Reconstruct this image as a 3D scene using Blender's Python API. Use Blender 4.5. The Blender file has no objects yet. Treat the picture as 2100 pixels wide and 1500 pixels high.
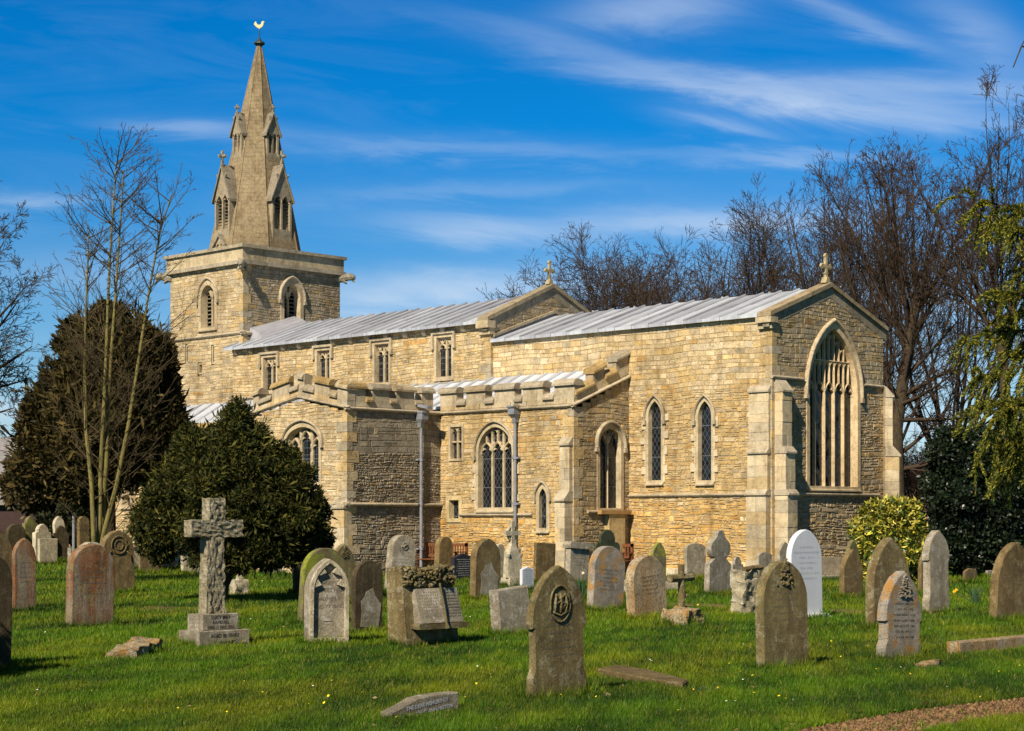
import bpy, math, random
import numpy as np
from mathutils import Vector, Matrix

scene = bpy.context.scene
COL = scene.collection
R = math.radians

# ------------------------------------------------------------------ camera
F, HZ, EYE = 3750.0, 1068.0, 1.6          # focal length and horizon in 2100 px wide photograph units
HEAD = R(44.25)                            # the camera looks north-west
cd = bpy.data.cameras.new("camera"); cam = bpy.data.objects.new("camera", cd); COL.objects.link(cam)
cam.location = (0, 0, EYE); cam.rotation_euler = (R(90), 0, HEAD)
cd.sensor_width = 36; cd.lens = 36 * F / 2100; cd.shift_y = (HZ - 750) / 2100
cd.clip_start = 0.1; cd.clip_end = 3000
scene.camera = cam
DX, DY = -math.sin(HEAD), math.cos(HEAD)
RX, RY = math.cos(HEAD), math.sin(HEAD)

# ------------------------------------------------------------------ light
SUN_EL, SUN_AZ = R(40), R(180 - 17)        # azimuth clockwise from north (+Y): a little east of south
sv = Vector((math.sin(SUN_AZ) * math.cos(SUN_EL), math.cos(SUN_AZ) * math.cos(SUN_EL), math.sin(SUN_EL)))
sd = bpy.data.lights.new("sun", 'SUN'); sun = bpy.data.objects.new("sun", sd); COL.objects.link(sun)
sd.energy = 5.0; sd.angle = R(0.5); sd.color = (1.0, 0.89, 0.72)
sun.rotation_euler = sv.to_track_quat('Z', 'Y').to_euler(); sun.location = (0, -20, 40)
scene.view_settings.view_transform = 'Standard'; scene.view_settings.look = 'None'
scene.view_settings.exposure = 0.5; scene.view_settings.gamma = 1.0

# ------------------------------------------------------------------ node helper
class NT:
    def __init__(s, nt): s.nt = nt
    def n(s, t, **k):
        x = s.nt.nodes.new(t)
        for a, b in k.items():
            setattr(x, a, b)
        return x
    def L(s, a, b): s.nt.links.new(a, b)
    def put(s, sock, v):
        if isinstance(v, bpy.types.NodeSocket): s.L(v, sock)
        elif v is not None: sock.default_value = v
    def m(s, op, a, b=None, c=None, clamp=False):
        x = s.n('ShaderNodeMath', operation=op, use_clamp=clamp)
        s.put(x.inputs[0], a); s.put(x.inputs[1], b); s.put(x.inputs[2], c)
        return x.outputs[0]
    def vm(s, op, a, b=None):
        x = s.n('ShaderNodeVectorMath', operation=op)
        s.put(x.inputs[0], a); s.put(x.inputs[1], b)
        return x.outputs[0]
    def mix(s, f, a, b, mode='MIX'):
        x = s.n('ShaderNodeMix', data_type='RGBA', blend_type=mode)
        s.put(x.inputs[0], f); s.put(x.inputs[6], a); s.put(x.inputs[7], b)
        return x.outputs[2]
    def noise(s, vec, scale, detail=4, rough=0.6, dist=0.0):
        x = s.n('ShaderNodeTexNoise'); s.put(x.inputs['Vector'], vec)
        x.inputs['Scale'].default_value = scale; x.inputs['Detail'].default_value = detail
        x.inputs['Roughness'].default_value = rough; x.inputs['Distortion'].default_value = dist
        return x.outputs[0]
    def ramp(s, f, stops, interp='LINEAR'):
        x = s.n('ShaderNodeValToRGB'); s.put(x.inputs[0], f); e = x.color_ramp.elements
        x.color_ramp.interpolation = interp
        while len(e) < len(stops): e.new(0.5)
        for i, (p, c) in enumerate(stops):
            e[i].position = p
            e[i].color = (c, c, c, 1) if isinstance(c, (int, float)) else (*c, 1)
        return x.outputs[0]
    def comb(s, x, y, z):
        c = s.n('ShaderNodeCombineXYZ'); s.put(c.inputs[0], x); s.put(c.inputs[1], y); s.put(c.inputs[2], z)
        return c.outputs[0]
    def sep(s, v):
        c = s.n('ShaderNodeSeparateXYZ'); s.put(c.inputs[0], v); return c.outputs
    def bump(s, h, strength, dist, normal=None):
        x = s.n('ShaderNodeBump'); s.put(x.inputs['Height'], h)
        x.inputs['Strength'].default_value = strength; x.inputs['Distance'].default_value = dist
        if normal is not None: s.L(normal, x.inputs['Normal'])
        return x.outputs[0]

def rgb(c): return (*c, 1.0)

# ------------------------------------------------------------------ sky
def make_world():
    w = bpy.data.worlds.new("World"); scene.world = w; w.use_nodes = True
    w.node_tree.nodes.clear(); T = NT(w.node_tree)
    out = T.n('ShaderNodeOutputWorld'); bg = T.n('ShaderNodeBackground'); T.L(bg.outputs[0], out.inputs[0])
    sky = T.n('ShaderNodeTexSky', sky_type='NISHITA'); sky.sun_disc = False
    sky.sun_elevation = SUN_EL; sky.sun_rotation = SUN_AZ
    sky.altitude = 50; sky.air_density = 1.0; sky.dust_density = 0.3; sky.ozone_density = 2.5
    d = T.n('ShaderNodeTexCoord').outputs['Generated']
    x, y, z = T.sep(d)
    fw = T.m('ADD', T.m('MULTIPLY', x, DX), T.m('MULTIPLY', y, DY))
    rt = T.m('ADD', T.m('MULTIPLY', x, RX), T.m('MULTIPLY', y, RY))
    fa = T.m('MAXIMUM', T.m('ABSOLUTE', fw), 0.12)
    a = T.m('DIVIDE', rt, fa); e = T.m('DIVIDE', z, fa)      # tangents of bearing and height from north-west
    # clear spring sky: deeper and more saturated with height
    grade = T.ramp(T.m('MULTIPLY', z, 2.0, clamp=True),
                   [(0.0, (0.74, 0.86, 1.04)), (0.10, (0.58, 0.80, 1.0)), (0.25, (0.25, 0.64, 0.96)),
                    (0.42, (0.015, 0.56, 1.04)), (0.58, (0.0, 0.53, 1.04)), (0.72, (0.03, 0.22, 0.48)), (1.0, (0.04, 0.12, 0.26))])
    skyc = T.mix(1.0, sky.outputs[0], grade, 'MULTIPLY')
    # cirrus: wisps on a high layer
    st = T.comb(T.m('MULTIPLY', a, 5.0), T.m('MULTIPLY', T.m('ADD', e, T.m('MULTIPLY', a, 0.10)), 26.0), 3.7)
    n1 = T.noise(st, 1.4, 7, 0.62, 0.7)
    st2 = T.comb(T.m('MULTIPLY', a, 16.0), T.m('MULTIPLY', T.m('ADD', e, T.m('MULTIPLY', a, 0.16)), 90.0), 9.1)
    n2 = T.noise(st2, 1.0, 6, 0.6, 0.4)
    tex = T.m('ADD', T.m('MULTIPLY', n1, 0.62), T.m('MULTIPLY', n2, 0.5))
    wob = T.m('MULTIPLY', T.m('SUBTRACT', n1, 0.5), 0.035)
    ew = T.m('ADD', e, wob)
    total = None
    for (px, py, lx, ly, slope, amp) in STREAKS:
        a0, e0 = (px - 1050) / F, (HZ - py) / F
        da = T.m('SUBTRACT', a, a0)
        de = T.m('SUBTRACT', T.m('SUBTRACT', ew, e0), T.m('MULTIPLY', da, slope))
        q = T.m('ADD', T.m('POWER', T.m('DIVIDE', da, lx / F), 2.0), T.m('POWER', T.m('DIVIDE', de, ly / F), 2.0))
        g = T.m('MULTIPLY', T.m('EXPONENT', T.m('MULTIPLY', q, -1.0)), amp)
        total = g if total is None else T.m('ADD', total, g)
    base = T.ramp(n1, [(0.45, 0.0), (0.85, 0.09)])
    dens = T.m('ADD', T.m('MULTIPLY', total, T.ramp(tex, [(0.22, 0.30), (0.85, 1.0)])), base, clamp=True)
    up = T.m('GREATER_THAN', z, 0.0)
    col = T.mix(T.m('MULTIPLY', T.m('MULTIPLY', dens, 0.86), up), skyc, (6.6, 7.6, 8.9, 1))
    T.L(col, bg.inputs[0]); bg.inputs[1].default_value = 0.074
    w.cycles.sampling_method = 'MANUAL'; w.cycles.sample_map_resolution = 512
STREAKS = [ # bearing/height in photo units, half-lengths, slope, density
    (900, 600, 330, 42, 0.05, 0.95), (1420, 455, 330, 34, 0.04, 0.75), (980, 470, 190, 26, -0.10, 0.55),
    (1330, 15, 170, 40, 0.12, 0.55), (1560, 190, 330, 30, -0.16, 0.60), (1900, 185, 320, 32, -0.02, 0.60),
    (1960, 240, 260, 26, -0.10, 0.40), (1760, 40, 190, 24, -0.42, 0.42), (2010, 70, 110, 60, -0.5, 0.45),
    (950, 305, 420, 22, -0.06, 0.34), (390, 258, 140, 18, -0.03, 0.45), (60, 412, 120, 18, 0.0, 0.45),
    (1480, 258, 110, 22, -0.15, 0.5), (1610, 318, 190, 14, 0.04, 0.4), (1130, 90, 260, 26, -0.25, 0.25),
    (1000, 390, 360, 20, 0.02, 0.25), (1960, 880, 300, 34, 0.0, 0.9), (30, 850, 200, 40, 0.0, 0.8),
    (1950, 940, 300, 18, 0.0, 0.55), (700, 690, 400, 40, 0.0, 0.45), (1800, 620, 420, 110, 0.0, 0.5), (1850, 790, 300, 70, 0.0, 0.55),
    (150, 560, 300, 50, 0.05, 0.25)]
make_world()

# ------------------------------------------------------------------ placing: bearings of the photograph on real planes
def ray(px):
    u = (px - 1050) / F
    return DX + RX * u, DY + RY * u
def SP(px, py, Y):                          # point of a south-facing plane: X and height
    a, b = ray(px); D = Y / b
    return D * a, EYE + D * (HZ - py) / F
def EP(px, py, X):                          # point of an east-facing plane: Y and height
    a, b = ray(px); D = X / a
    return D * b, EYE + D * (HZ - py) / F
def GP(px, py):                             # point of the level ground
    D = F * EYE / (py - HZ); a, b = ray(px)
    return D * a, D * b, D
def AT(px, D, py=None):
    a, b = ray(px)
    return D * a, D * b, (0.0 if py is None else EYE + D * (HZ - py) / F)

# ------------------------------------------------------------------ object helpers
def put(o, parent=None):
    COL.objects.link(o)
    if parent is not None:
        o.parent = parent
    return o
def tag(o, label=None, cat=None, group=None, kind=None):
    if label: o['label'] = label
    if cat: o['category'] = cat
    if group: o['group'] = group
    if kind: o['kind'] = kind
    return o
def thing(name, label, cat, loc=(0, 0, 0), rot=(0, 0, 0), group=None):
    o = bpy.data.objects.new(name, None); o.empty_display_size = 0.3
    o.location = loc; o.rotation_euler = rot
    COL.objects.link(o)
    return tag(o, label, cat, group)
def np_mesh(name, V, faces, tint, mat, parent=None, smooth=False, loc=None):
    """V (n,3); faces (m,k) with one k; tint (n,3)"""
    V = np.asarray(V, np.float32); faces = np.asarray(faces, np.int32)
    me = bpy.data.meshes.new(name); k = faces.shape[1]
    me.vertices.add(len(V)); me.vertices.foreach_set('co', V.ravel())
    me.loops.add(faces.size); me.loops.foreach_set('vertex_index', faces.ravel())
    me.polygons.add(len(faces)); me.polygons.foreach_set('loop_start', np.arange(0, faces.size, k, dtype=np.int32))
    if smooth: me.polygons.foreach_set('use_smooth', np.ones(len(faces), dtype=bool))
    if tint is not None:
        at = me.color_attributes.new('tint', 'FLOAT_COLOR', 'POINT')
        c = np.ones((len(V), 4), np.float32); c[:, :3] = tint
        at.data.foreach_set('color', c.ravel())
    me.update(calc_edges=True); me.validate(); me.materials.append(mat)
    o = bpy.data.objects.new(name, me)
    put(o, parent)
    if loc is not None: o.location = loc
    return o

def FS(Y):                                  # frame of a south wall: u = X, outwards = -Y
    return lambda u, z, n=0.0: (u, Y - n, z)
def FE(X):                                  # frame of an east wall: u = Y, outwards = +X
    return lambda u, z, n=0.0: (X + n, u, z)

class MB:
    def __init__(s, tint=(1, 1, 1)): s.v = []; s.f = []; s.c = []; s.t = tint
    def vert(s, p, t=None): s.v.append(p); s.c.append(t or s.t); return len(s.v) - 1
    def face(s, pts, t=None): s.f.append([s.vert(p, t) for p in pts])
    def box(s, x0, x1, y0, y1, z0, z1, t=None):
        i = [s.vert((x, y, z), t) for z in (z0, z1) for y in (y0, y1) for x in (x0, x1)]
        for q in ((0, 2, 3, 1), (4, 5, 7, 6), (0, 1, 5, 4), (2, 6, 7, 3), (0, 4, 6, 2), (1, 3, 7, 5)):
            s.f.append([i[k] for k in q])
    def hexa(s, p, t=None):                 # 8 points: bottom ring of 4 (ccw from above), top ring of 4
        i = [s.vert(q, t) for q in p]
        for q in ((3, 2, 1, 0), (4, 5, 6, 7), (0, 1, 5, 4), (1, 2, 6, 5), (2, 3, 7, 6), (3, 0, 4, 7)):
            s.f.append([i[k] for k in q])
    def fbox(s, fr, u0, u1, z0, z1, n0, n1, t=None):
        s.extrude([(u0, z0), (u1, z0), (u1, z1), (u0, z1)], fr, n0, n1, t)
    def extrude(s, poly, fr, n0, n1, t=None, bevel=0.0):
        m = len(poly)
        if bevel > 0:
            cu = sum(p[0] for p in poly) / m; cz = sum(p[1] for p in poly) / m
            ins = inset(poly, bevel)
            a = [s.vert(fr(p[0], p[1], n0), t) for p in poly]
            b = [s.vert(fr(p[0], p[1], n1 - bevel), t) for p in poly]
            c = [s.vert(fr(p[0], p[1], n1), t) for p in ins]
            s.f.append(c); s.f.append(a[::-1])
            for i in range(m):
                j = (i + 1) % m
                s.f.append([a[i], a[j], b[j], b[i]]); s.f.append([b[i], b[j], c[j], c[i]])
            return
        a = [s.vert(fr(p[0], p[1], n0), t) for p in poly]
        b = [s.vert(fr(p[0], p[1], n1), t) for p in poly]
        s.f.append(b); s.f.append(a[::-1])
        for i in range(m):
            j = (i + 1) % m
            s.f.append([a[i], a[j], b[j], b[i]])
    def ring(s, outer, inner, fr, n0, n1, back=None, t=None):
        m = len(outer); back = back or inner
        o1 = [s.vert(fr(*p, n1), t) for p in outer]; i1 = [s.vert(fr(*p, n1), t) for p in inner]
        o0 = [s.vert(fr(*p, n0), t) for p in outer]; i0 = [s.vert(fr(*p, n0), t) for p in back]
        for i in range(m):
            j = (i + 1) % m
            s.f.append([o1[i], o1[j], i1[j], i1[i]]); s.f.append([o0[i], o0[j], o1[j], o1[i]])
            s.f.append([i1[i], i1[j], i0[j], i0[i]])
    def bar(s, path, w, fr, n0, n1, t=None):  # flat bar along a path in the wall plane, chamfered front
        m = len(path); P = []
        for i in range(m):
            a = path[max(i - 1, 0)]; b = path[min(i + 1, m - 1)]
            dx, dz = b[0] - a[0], b[1] - a[1]; l = math.hypot(dx, dz) or 1
            nx, nz = -dz / l, dx / l
            q = []
            for (k, n) in ((-.5, n0), (-.5, n1 - w * .4), (-.18, n1), (.18, n1), (.5, n1 - w * .4), (.5, n0)):
                q.append(s.vert(fr(path[i][0] + nx * k * w, path[i][1] + nz * k * w, n), t))
            P.append(q)
        for i in range(m - 1):
            for k in range(5):
                s.f.append([P[i][k], P[i][k + 1], P[i + 1][k + 1], P[i + 1][k]][::-1])
        s.f.append(P[0]); s.f.append(P[-1][::-1])
    def tube(s, path, rad, sides=6, t=None, cap=True):
        rings = []
        for i, p in enumerate(path):
            a = Vector(path[max(i - 1, 0)]); b = Vector(path[min(i + 1, len(path) - 1)])
            d = (b - a); d = d.normalized() if d.length > 1e-9 else Vector((0, 0, 1))
            x = d.orthogonal().normalized() if abs(d.z) > .9 else d.cross(Vector((0, 0, 1))).normalized()
            y = d.cross(x)
            r = rad[i] if isinstance(rad, (list, tuple)) else rad
            rings.append([s.vert(tuple(Vector(p) + x * (r * math.cos(2 * math.pi * k / sides)) + y * (r * math.sin(2 * math.pi * k / sides))), t) for k in range(sides)])
        for i in range(len(rings) - 1):
            for k in range(sides):
                j = (k + 1) % sides
                s.f.append([rings[i][k], rings[i][j], rings[i + 1][j], rings[i + 1][k]])
        if cap: s.f.append(rings[0][::-1]); s.f.append(rings[-1])
    def lathe(s, cx, cy, prof, sides=12, t=None):
        s.tube([(cx, cy, z + i * 1e-6) for i, (r, z) in enumerate(prof)], [r for r, z in prof], sides, t)
    def build(s, name, mat, parent=None, smooth=False):
        me = bpy.data.meshes.new(name); me.from_pydata(s.v, [], s.f)
        at = me.color_attributes.new('tint', 'FLOAT_COLOR', 'POINT')
        c = np.ones((len(s.v), 4), np.float32); c[:, :3] = np.array(s.c, np.float32)
        at.data.foreach_set('color', c.ravel())
        if smooth: me.polygons.foreach_set('use_smooth', np.ones(len(me.polygons), dtype=bool))
        me.update(); me.materials.append(mat)
        return put(bpy.data.objects.new(name, me), parent)

def inset(poly, d):
    m = len(poly); out = []
    for i in range(m):
        p0, p, p1 = poly[i - 1], poly[i], poly[(i + 1) % m]
        e0 = (p[0] - p0[0], p[1] - p0[1]); e1 = (p1[0] - p[0], p1[1] - p[1])
        l0 = math.hypot(*e0) or 1; l1 = math.hypot(*e1) or 1
        nx = -e0[1] / l0 - e1[1] / l1; nz = e0[0] / l0 + e1[0] / l1
        l = math.hypot(nx, nz) or 1
        k = d / max(.5, l / 2)
        out.append((p[0] + nx / l * k, p[1] + nz / l * k))
    return out

# ------------------------------------------------------------------ materials
def new_mat(name):
    m = bpy.data.materials.new(name); m.use_nodes = True; m.node_tree.nodes.clear()
    T = NT(m.node_tree); o = T.n('ShaderNodeOutputMaterial'); b = T.n('ShaderNodeBsdfPrincipled')
    T.L(b.outputs[0], o.inputs[0]); return m, T, b
def geo_pos(T): return T.n('ShaderNodeNewGeometry').outputs['Position']
def obj_pos(T): return T.n('ShaderNodeTexCoord').outputs['Object']
def tintn(T): return T.n('ShaderNodeAttribute', attribute_name='tint').outputs['Color']

def stone_mat(name, fine=38.0, bumpd=0.012, stain=0.5, courses=None, lichen=0.35):
    m, T, b = new_mat(name); p = geo_pos(T); t = tintn(T)
    x, y, z = T.sep(p)
    big = T.noise(p, 0.55, 5, 0.65); mid = T.noise(p, 4.5, 6, 0.7); fin = T.noise(p, fine, 5, 0.75)
    streak = T.noise(T.comb(T.m('MULTIPLY', x, 2.2), T.m('MULTIPLY', y, 2.2), T.m('MULTIPLY', z, 0.35)), 1.3, 6, 0.7)
    c = T.mix(1.0, t, T.ramp(mid, [(0.25, (0.58, 0.53, 0.46)), (0.5, (1, 1, 1)), (0.75, (1.22, 1.2, 1.14))]), 'MULTIPLY')
    c = T.mix(1.0, c, T.ramp(fin, [(0.3, 0.52), (0.5, 1.0), (0.72, 1.35)]), 'MULTIPLY')
    c = T.mix(T.m('MULTIPLY', T.ramp(big, [(0.45, 0.0), (0.7, 1.0)]), stain), c, T.mix(1.0, c, (0.62, 0.60, 0.56, 1), 'MULTIPLY'))
    c = T.mix(T.m('MULTIPLY', T.ramp(streak, [(0.52, 0.0), (0.72, 1.0)]), stain), c, T.mix(1.0, c, (0.55, 0.50, 0.43, 1), 'MULTIPLY'))
    lm = T.m('MULTIPLY', T.ramp(T.noise(p, 9.0, 5, 0.75, 0.5), [(0.60, 0.0), (0.68, 1.0)]), lichen)
    c = T.mix(lm, c, (0.50, 0.46, 0.36, 1))
    h = T.m('ADD', T.m('MULTIPLY', mid, 1.2), T.m('MULTIPLY', fin, 0.55))
    if courses:
        br = T.n('ShaderNodeTexBrick')
        T.put(br.inputs['Vector'], T.comb(T.m('ADD', x, y), z, 0.0))
        br.inputs['Scale'].default_value = 1.0; br.inputs['Brick Width'].default_value = courses[1]
        br.inputs['Row Height'].default_value = courses[0]; br.inputs['Mortar Size'].default_value = 0.012
        br.inputs['Color1'].default_value = (0.72, 0.72, 0.72, 1); br.inputs['Color2'].default_value = (1.15, 1.12, 1.08, 1)
        br.inputs['Mortar'].default_value = (0.6, 0.57, 0.5, 1)
        c = T.mix(0.16, c, T.mix(1.0, c, br.outputs[0], 'MULTIPLY'))
        h = T.m('SUBTRACT', h, T.m('MULTIPLY', br.outputs[1], 0.25))
    T.L(c, b.inputs['Base Color']); b.inputs['Roughness'].default_value = 0.92
    b.inputs['Specular IOR Level'].default_value = 0.2
    T.L(T.bump(h, 1.0, bumpd), b.inputs['Normal'])
    return m

M = {}
M['rubble'] = stone_mat('rubble limestone', 30, 0.035, 0.75, None, 0.3)
M['dressed'] = stone_mat('dressed limestone', 45, 0.012, 0.85, None, 0.4)
M['coping'] = stone_mat('weathered coping stone', 30, 0.018, 0.95, None, 0.5)
M['spire'] = stone_mat('spire ashlar', 22, 0.02, 0.9, (0.16, 0.34), 0.25)

def simple_mat(name, col, rough=0.6, metal=0.0, var=0.25, scale=12.0, bumpd=0.0, spec=0.5, tint=False, coat=0.0):
    m, T, b = new_mat(name); p = geo_pos(T)
    n = T.noise(p, scale, 5, 0.65)
    src = tintn(T) if tint else rgb(col)
    c = T.mix(1.0, src, T.ramp(n, [(0.25, 1 - var), (0.75, 1 + var)]), 'MULTIPLY')
    T.L(c, b.inputs['Base Color']); b.inputs['Roughness'].default_value = rough; b.inputs['Metallic'].default_value = metal
    b.inputs['Specular IOR Level'].default_value = spec
    if bumpd: T.L(T.bump(n, 1.0, bumpd), b.inputs['Normal'])
    return m

def lead_mat():
    m, T, b = new_mat('lead sheet'); p = geo_pos(T); x, y, z = T.sep(p); t = tintn(T)
    s = T.noise(T.comb(T.m('MULTIPLY', x, 7.0), T.m('MULTIPLY', y, 0.6), T.m('MULTIPLY', z, 1.0)), 1.0, 6, 0.7, 0.3)
    bl = T.noise(p, 2.5, 5, 0.7)
    c = T.mix(1.0, t, T.ramp(s, [(0.35, (0.70, 0.69, 0.72)), (0.55, (1, 1, 1)), (0.75, (1.12, 1.12, 1.12))]), 'MULTIPLY')
    c = T.mix(T.m('MULTIPLY', T.ramp(bl, [(0.5, 0.0), (0.7, 1.0)]), 0.3), c, (0.27, 0.26, 0.28, 1))
    T.L(c, b.inputs['Base Color']); b.inputs['Roughness'].default_value = 0.5; b.inputs['Metallic'].default_value = 0.1
    T.L(T.bump(T.m('ADD', s, bl), 0.4, 0.006), b.inputs['Normal'])
    return m
M['lead'] = lead_mat()
M['iron'] = simple_mat('grey painted iron', (0.24, 0.25, 0.28), 0.5, 0.2, 0.3, 5)
M['gold'] = simple_mat('gilded metal', (0.85, 0.62, 0.25), 0.35, 0.6, 0.1, 20)
M['darkmetal'] = simple_mat('dark green copper', (0.03, 0.045, 0.035), 0.6, 0.3, 0.3, 10)
M['louvre'] = simple_mat('weathered oak louvre', (0.16, 0.14, 0.10), 0.85, 0, 0.3, 20)
M['void'] = simple_mat('dark interior', (0.006, 0.006, 0.007), 0.9, 0, 0.2, 3, spec=0.1)
M['timber'] = simple_mat('red brown timber', (0.16, 0.055, 0.02), 0.6, 0, 0.35, 14)

def glass_mat(name, kind):
    m, T, b = new_mat(name); p = geo_pos(T); x, y, z = T.sep(p); u = T.m('ADD', x, y)
    if kind == 'diamond':
        A = T.m('ADD', T.m('DIVIDE', u, 0.155), T.m('DIVIDE', z, 0.24)); B = T.m('SUBTRACT', T.m('DIVIDE', u, 0.155), T.m('DIVIDE', z, 0.24))
        w = 0.075
    else:
        A = T.m('DIVIDE', u, 0.14); B = T.m('DIVIDE', z, 0.21); w = 0.07
    la = T.m('LESS_THAN', T.m('FRACT', A), w); lb = T.m('LESS_THAN', T.m('FRACT', B), w)
    sad = T.m('LESS_THAN', T.m('FRACT', T.m('DIVIDE', z, 0.86)), 0.03)
    l = T.m('MAXIMUM', T.m('MAXIMUM', la, lb), sad)
    cell = T.n('ShaderNodeTexWhiteNoise', noise_dimensions='2D')
    T.put(cell.inputs['Vector'], T.comb(T.m('FLOOR', A), T.m('FLOOR', B), 0.0))
    g = T.mix(cell.outputs[0], (0.004, 0.005, 0.006, 1), (0.014, 0.018, 0.024, 1))
    T.L(T.mix(l, g, (0.085, 0.09, 0.095, 1)), b.inputs['Base Color'])
    T.L(T.m('MULTIPLY_ADD', l, 0.5, 0.12), b.inputs['Roughness'])
    nrm = T.n('ShaderNodeTexWhiteNoise', noise_dimensions='2D'); T.put(nrm.inputs['Vector'], T.comb(T.m('FLOOR', B), T.m('FLOOR', A), 0.0))
    g0 = T.n('ShaderNodeNewGeometry').outputs['Normal']
    tilt = T.vm('SCALE', T.vm('SUBTRACT', nrm.outputs[1], (0.5, 0.5, 0.5)), None); tilt.node.inputs['Scale'].default_value = 0.12
    T.L(T.vm('NORMALIZE', T.vm('ADD', g0, tilt)), b.inputs['Normal'])
    b.inputs['Specular IOR Level'].default_value = 0.35
    return m
M['diamond'] = glass_mat('diamond leaded glass', 'diamond'); M['square'] = glass_mat('square leaded glass', 'square')
# ------------------------------------------------------------------ masonry: every stone of a wall is laid in its course
def scan(poly, z):
    xs = []; m = len(poly)
    for i in range(m):
        a, b = poly[i], poly[(i + 1) % m]
        if (a[1] <= z < b[1]) or (b[1] <= z < a[1]):
            xs.append(a[0] + (b[0] - a[0]) * (z - a[1]) / (b[1] - a[1]))
    xs.sort(); return [(xs[i], xs[i + 1]) for i in range(0, len(xs) - 1, 2)]
def free(outline, holes, z0, z1):
    h = z1 - z0
    # the course must fit below sloping edges
    top = scan(outline, z1 - .02 * h); bot = scan(outline, z0 + .02 * h)
    if not bot: return []
    iv = [(max(a, c), min(b, d)) for (a, b) in bot for (c, d) in top if min(b, d) - max(a, c) > .05] if top else []
    for H in holes:
        spans = [s for k in (.03, .5, .97) for s in scan(H, z0 + k * h)]
        if not spans: continue
        a, b = min(s[0] for s in spans), max(s[1] for s in spans)
        out = []
        for (c, d) in iv:
            if b <= c or a >= d: out.append((c, d)); continue
            if a - c > .03: out.append((c, a))
            if d - b > .03: out.append((b, d))
        iv = out
    return iv

def stone_wall(mb, fr, outline, holes, rows, pal, rng, wob=0.02, mortar=(.42, .32, .17), skip_u=None):
    zs = [p[1] for p in outline]; z, ztop = min(zs), max(zs)
    ph = rng.random() * 9
    W = lambda u, zz: wob * (math.sin(u * 1.7 + ph) + .6 * math.sin(u * 3.9 + ph * 2 + zz * .7)) * min(1, (zz - min(zs)) * 2) 
    while z < ztop - .02:
        h, lf, rough = rows(z); h *= rng.uniform(.75 - .15 * rough, 1.3 + .3 * rough); h = min(h, ztop - z)
        if ztop - (z + h) < .05: h = ztop - z
        z1 = z + h
        for (a, b) in free(outline, holes, z, z1):
            nseg = max(1, int((b - a) / .8))
            for k in range(nseg):           # mortar bed
                ua, ub = a + (b - a) * k / nseg, a + (b - a) * (k + 1) / nseg
                mb.face([fr(ua, z, .0), fr(ub, z, .0), fr(ub, z1, .0), fr(ua, z1, .0)], mortar)
            u = a
            while u < b - 1e-4:
                L = h * lf * math.exp(rng.gauss(0, .38)); L = max(L, .07)
                if b - (u + L) < .5 * h: L = b - u
                subs = [(z, z1)]
                if rough > .3 and rng.random() < rough * .45 and h > .09:
                    s = z + h * rng.uniform(.38, .62); subs = [(z, s), (s, z1)]
                for (sa, sb) in subs:
                    g = rng.uniform(.003, .007) + .004 * rough; j = .034 * rough * min(1, h / .12)
                    q = [(u + g, sa + g), (u + L - g, sa + g), (u + L - g, sb - g), (u + g, sb - g)]
                    q = [(p[0] + rng.uniform(-j, j) * .8, p[1] + rng.uniform(-j, j) * .6) for p in q]
                    q = [(min(max(p[0], a + .001), b - .001), p[1] + W(p[0], p[1])) for p in q]
                    dep = rng.uniform(.003, .008) + (.003 + .014 * rng.random()) * rough; bv = .004 + .014 * rough
                    cx = sum(p[0] for p in q) / 4; cz = sum(p[1] for p in q) / 4
                    kx = max(.4, 1 - 2 * bv / L); kz = max(.35, 1 - 2 * bv / max(.02, sb - sa))
                    fq = [(cx + (p[0] - cx) * kx, cz + (p[1] - cz) * kz) for p in q]
                    t = pal(rng, u + L / 2, (sa + sb) / 2)
                    i0 = [mb.vert(fr(p[0], p[1], -.01), t) for p in q]
                    i1 = [mb.vert(fr(p[0], p[1], dep + rng.uniform(-.004, .004) * (.6 + 2.4 * rough)), t) for p in fq]
                    mb.f.append(i1)
                    for k in range(4):
                        l = (k + 1) % 4; mb.f.append([i0[k], i0[l], i1[l], i1[k]])
                u += L
        z = z1

def jit(t, a, b, r=random.Random(3)):
    k = r.uniform(a, b); return tuple(c * k for c in t)
def lerp3(a, b, t): return tuple(a[i] + (b[i] - a[i]) * t for i in range(3))
CREAM, GOLD, IRON, GREY, PALE = (.60, .475, .285), (.60, .40, .14), (.52, .265, .05), (.36, .32, .25), (.70, .60, .42)  # GREY is a stone tone and also the shade painted into east walls
def palette(wc, wg, wi, wy, wp, dark=1.0):
    opts = [CREAM, GOLD, IRON, GREY, PALE]; ws = [wc, wg, wi, wy, wp]; tw = sum(ws); avg = tuple(sum(o[i] * w for o, w in zip(opts, ws)) / tw for i in range(3))
    def f(rng, u, z):
        c = lerp3(avg, rng.choices(opts, ws)[0], rng.uniform(.1, .75) ** 1.3)
        k = dark * math.exp(rng.gauss(0, .10)); return tuple(x * k for x in c)
    return f
DRESS = (.51, .415, .265)

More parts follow.
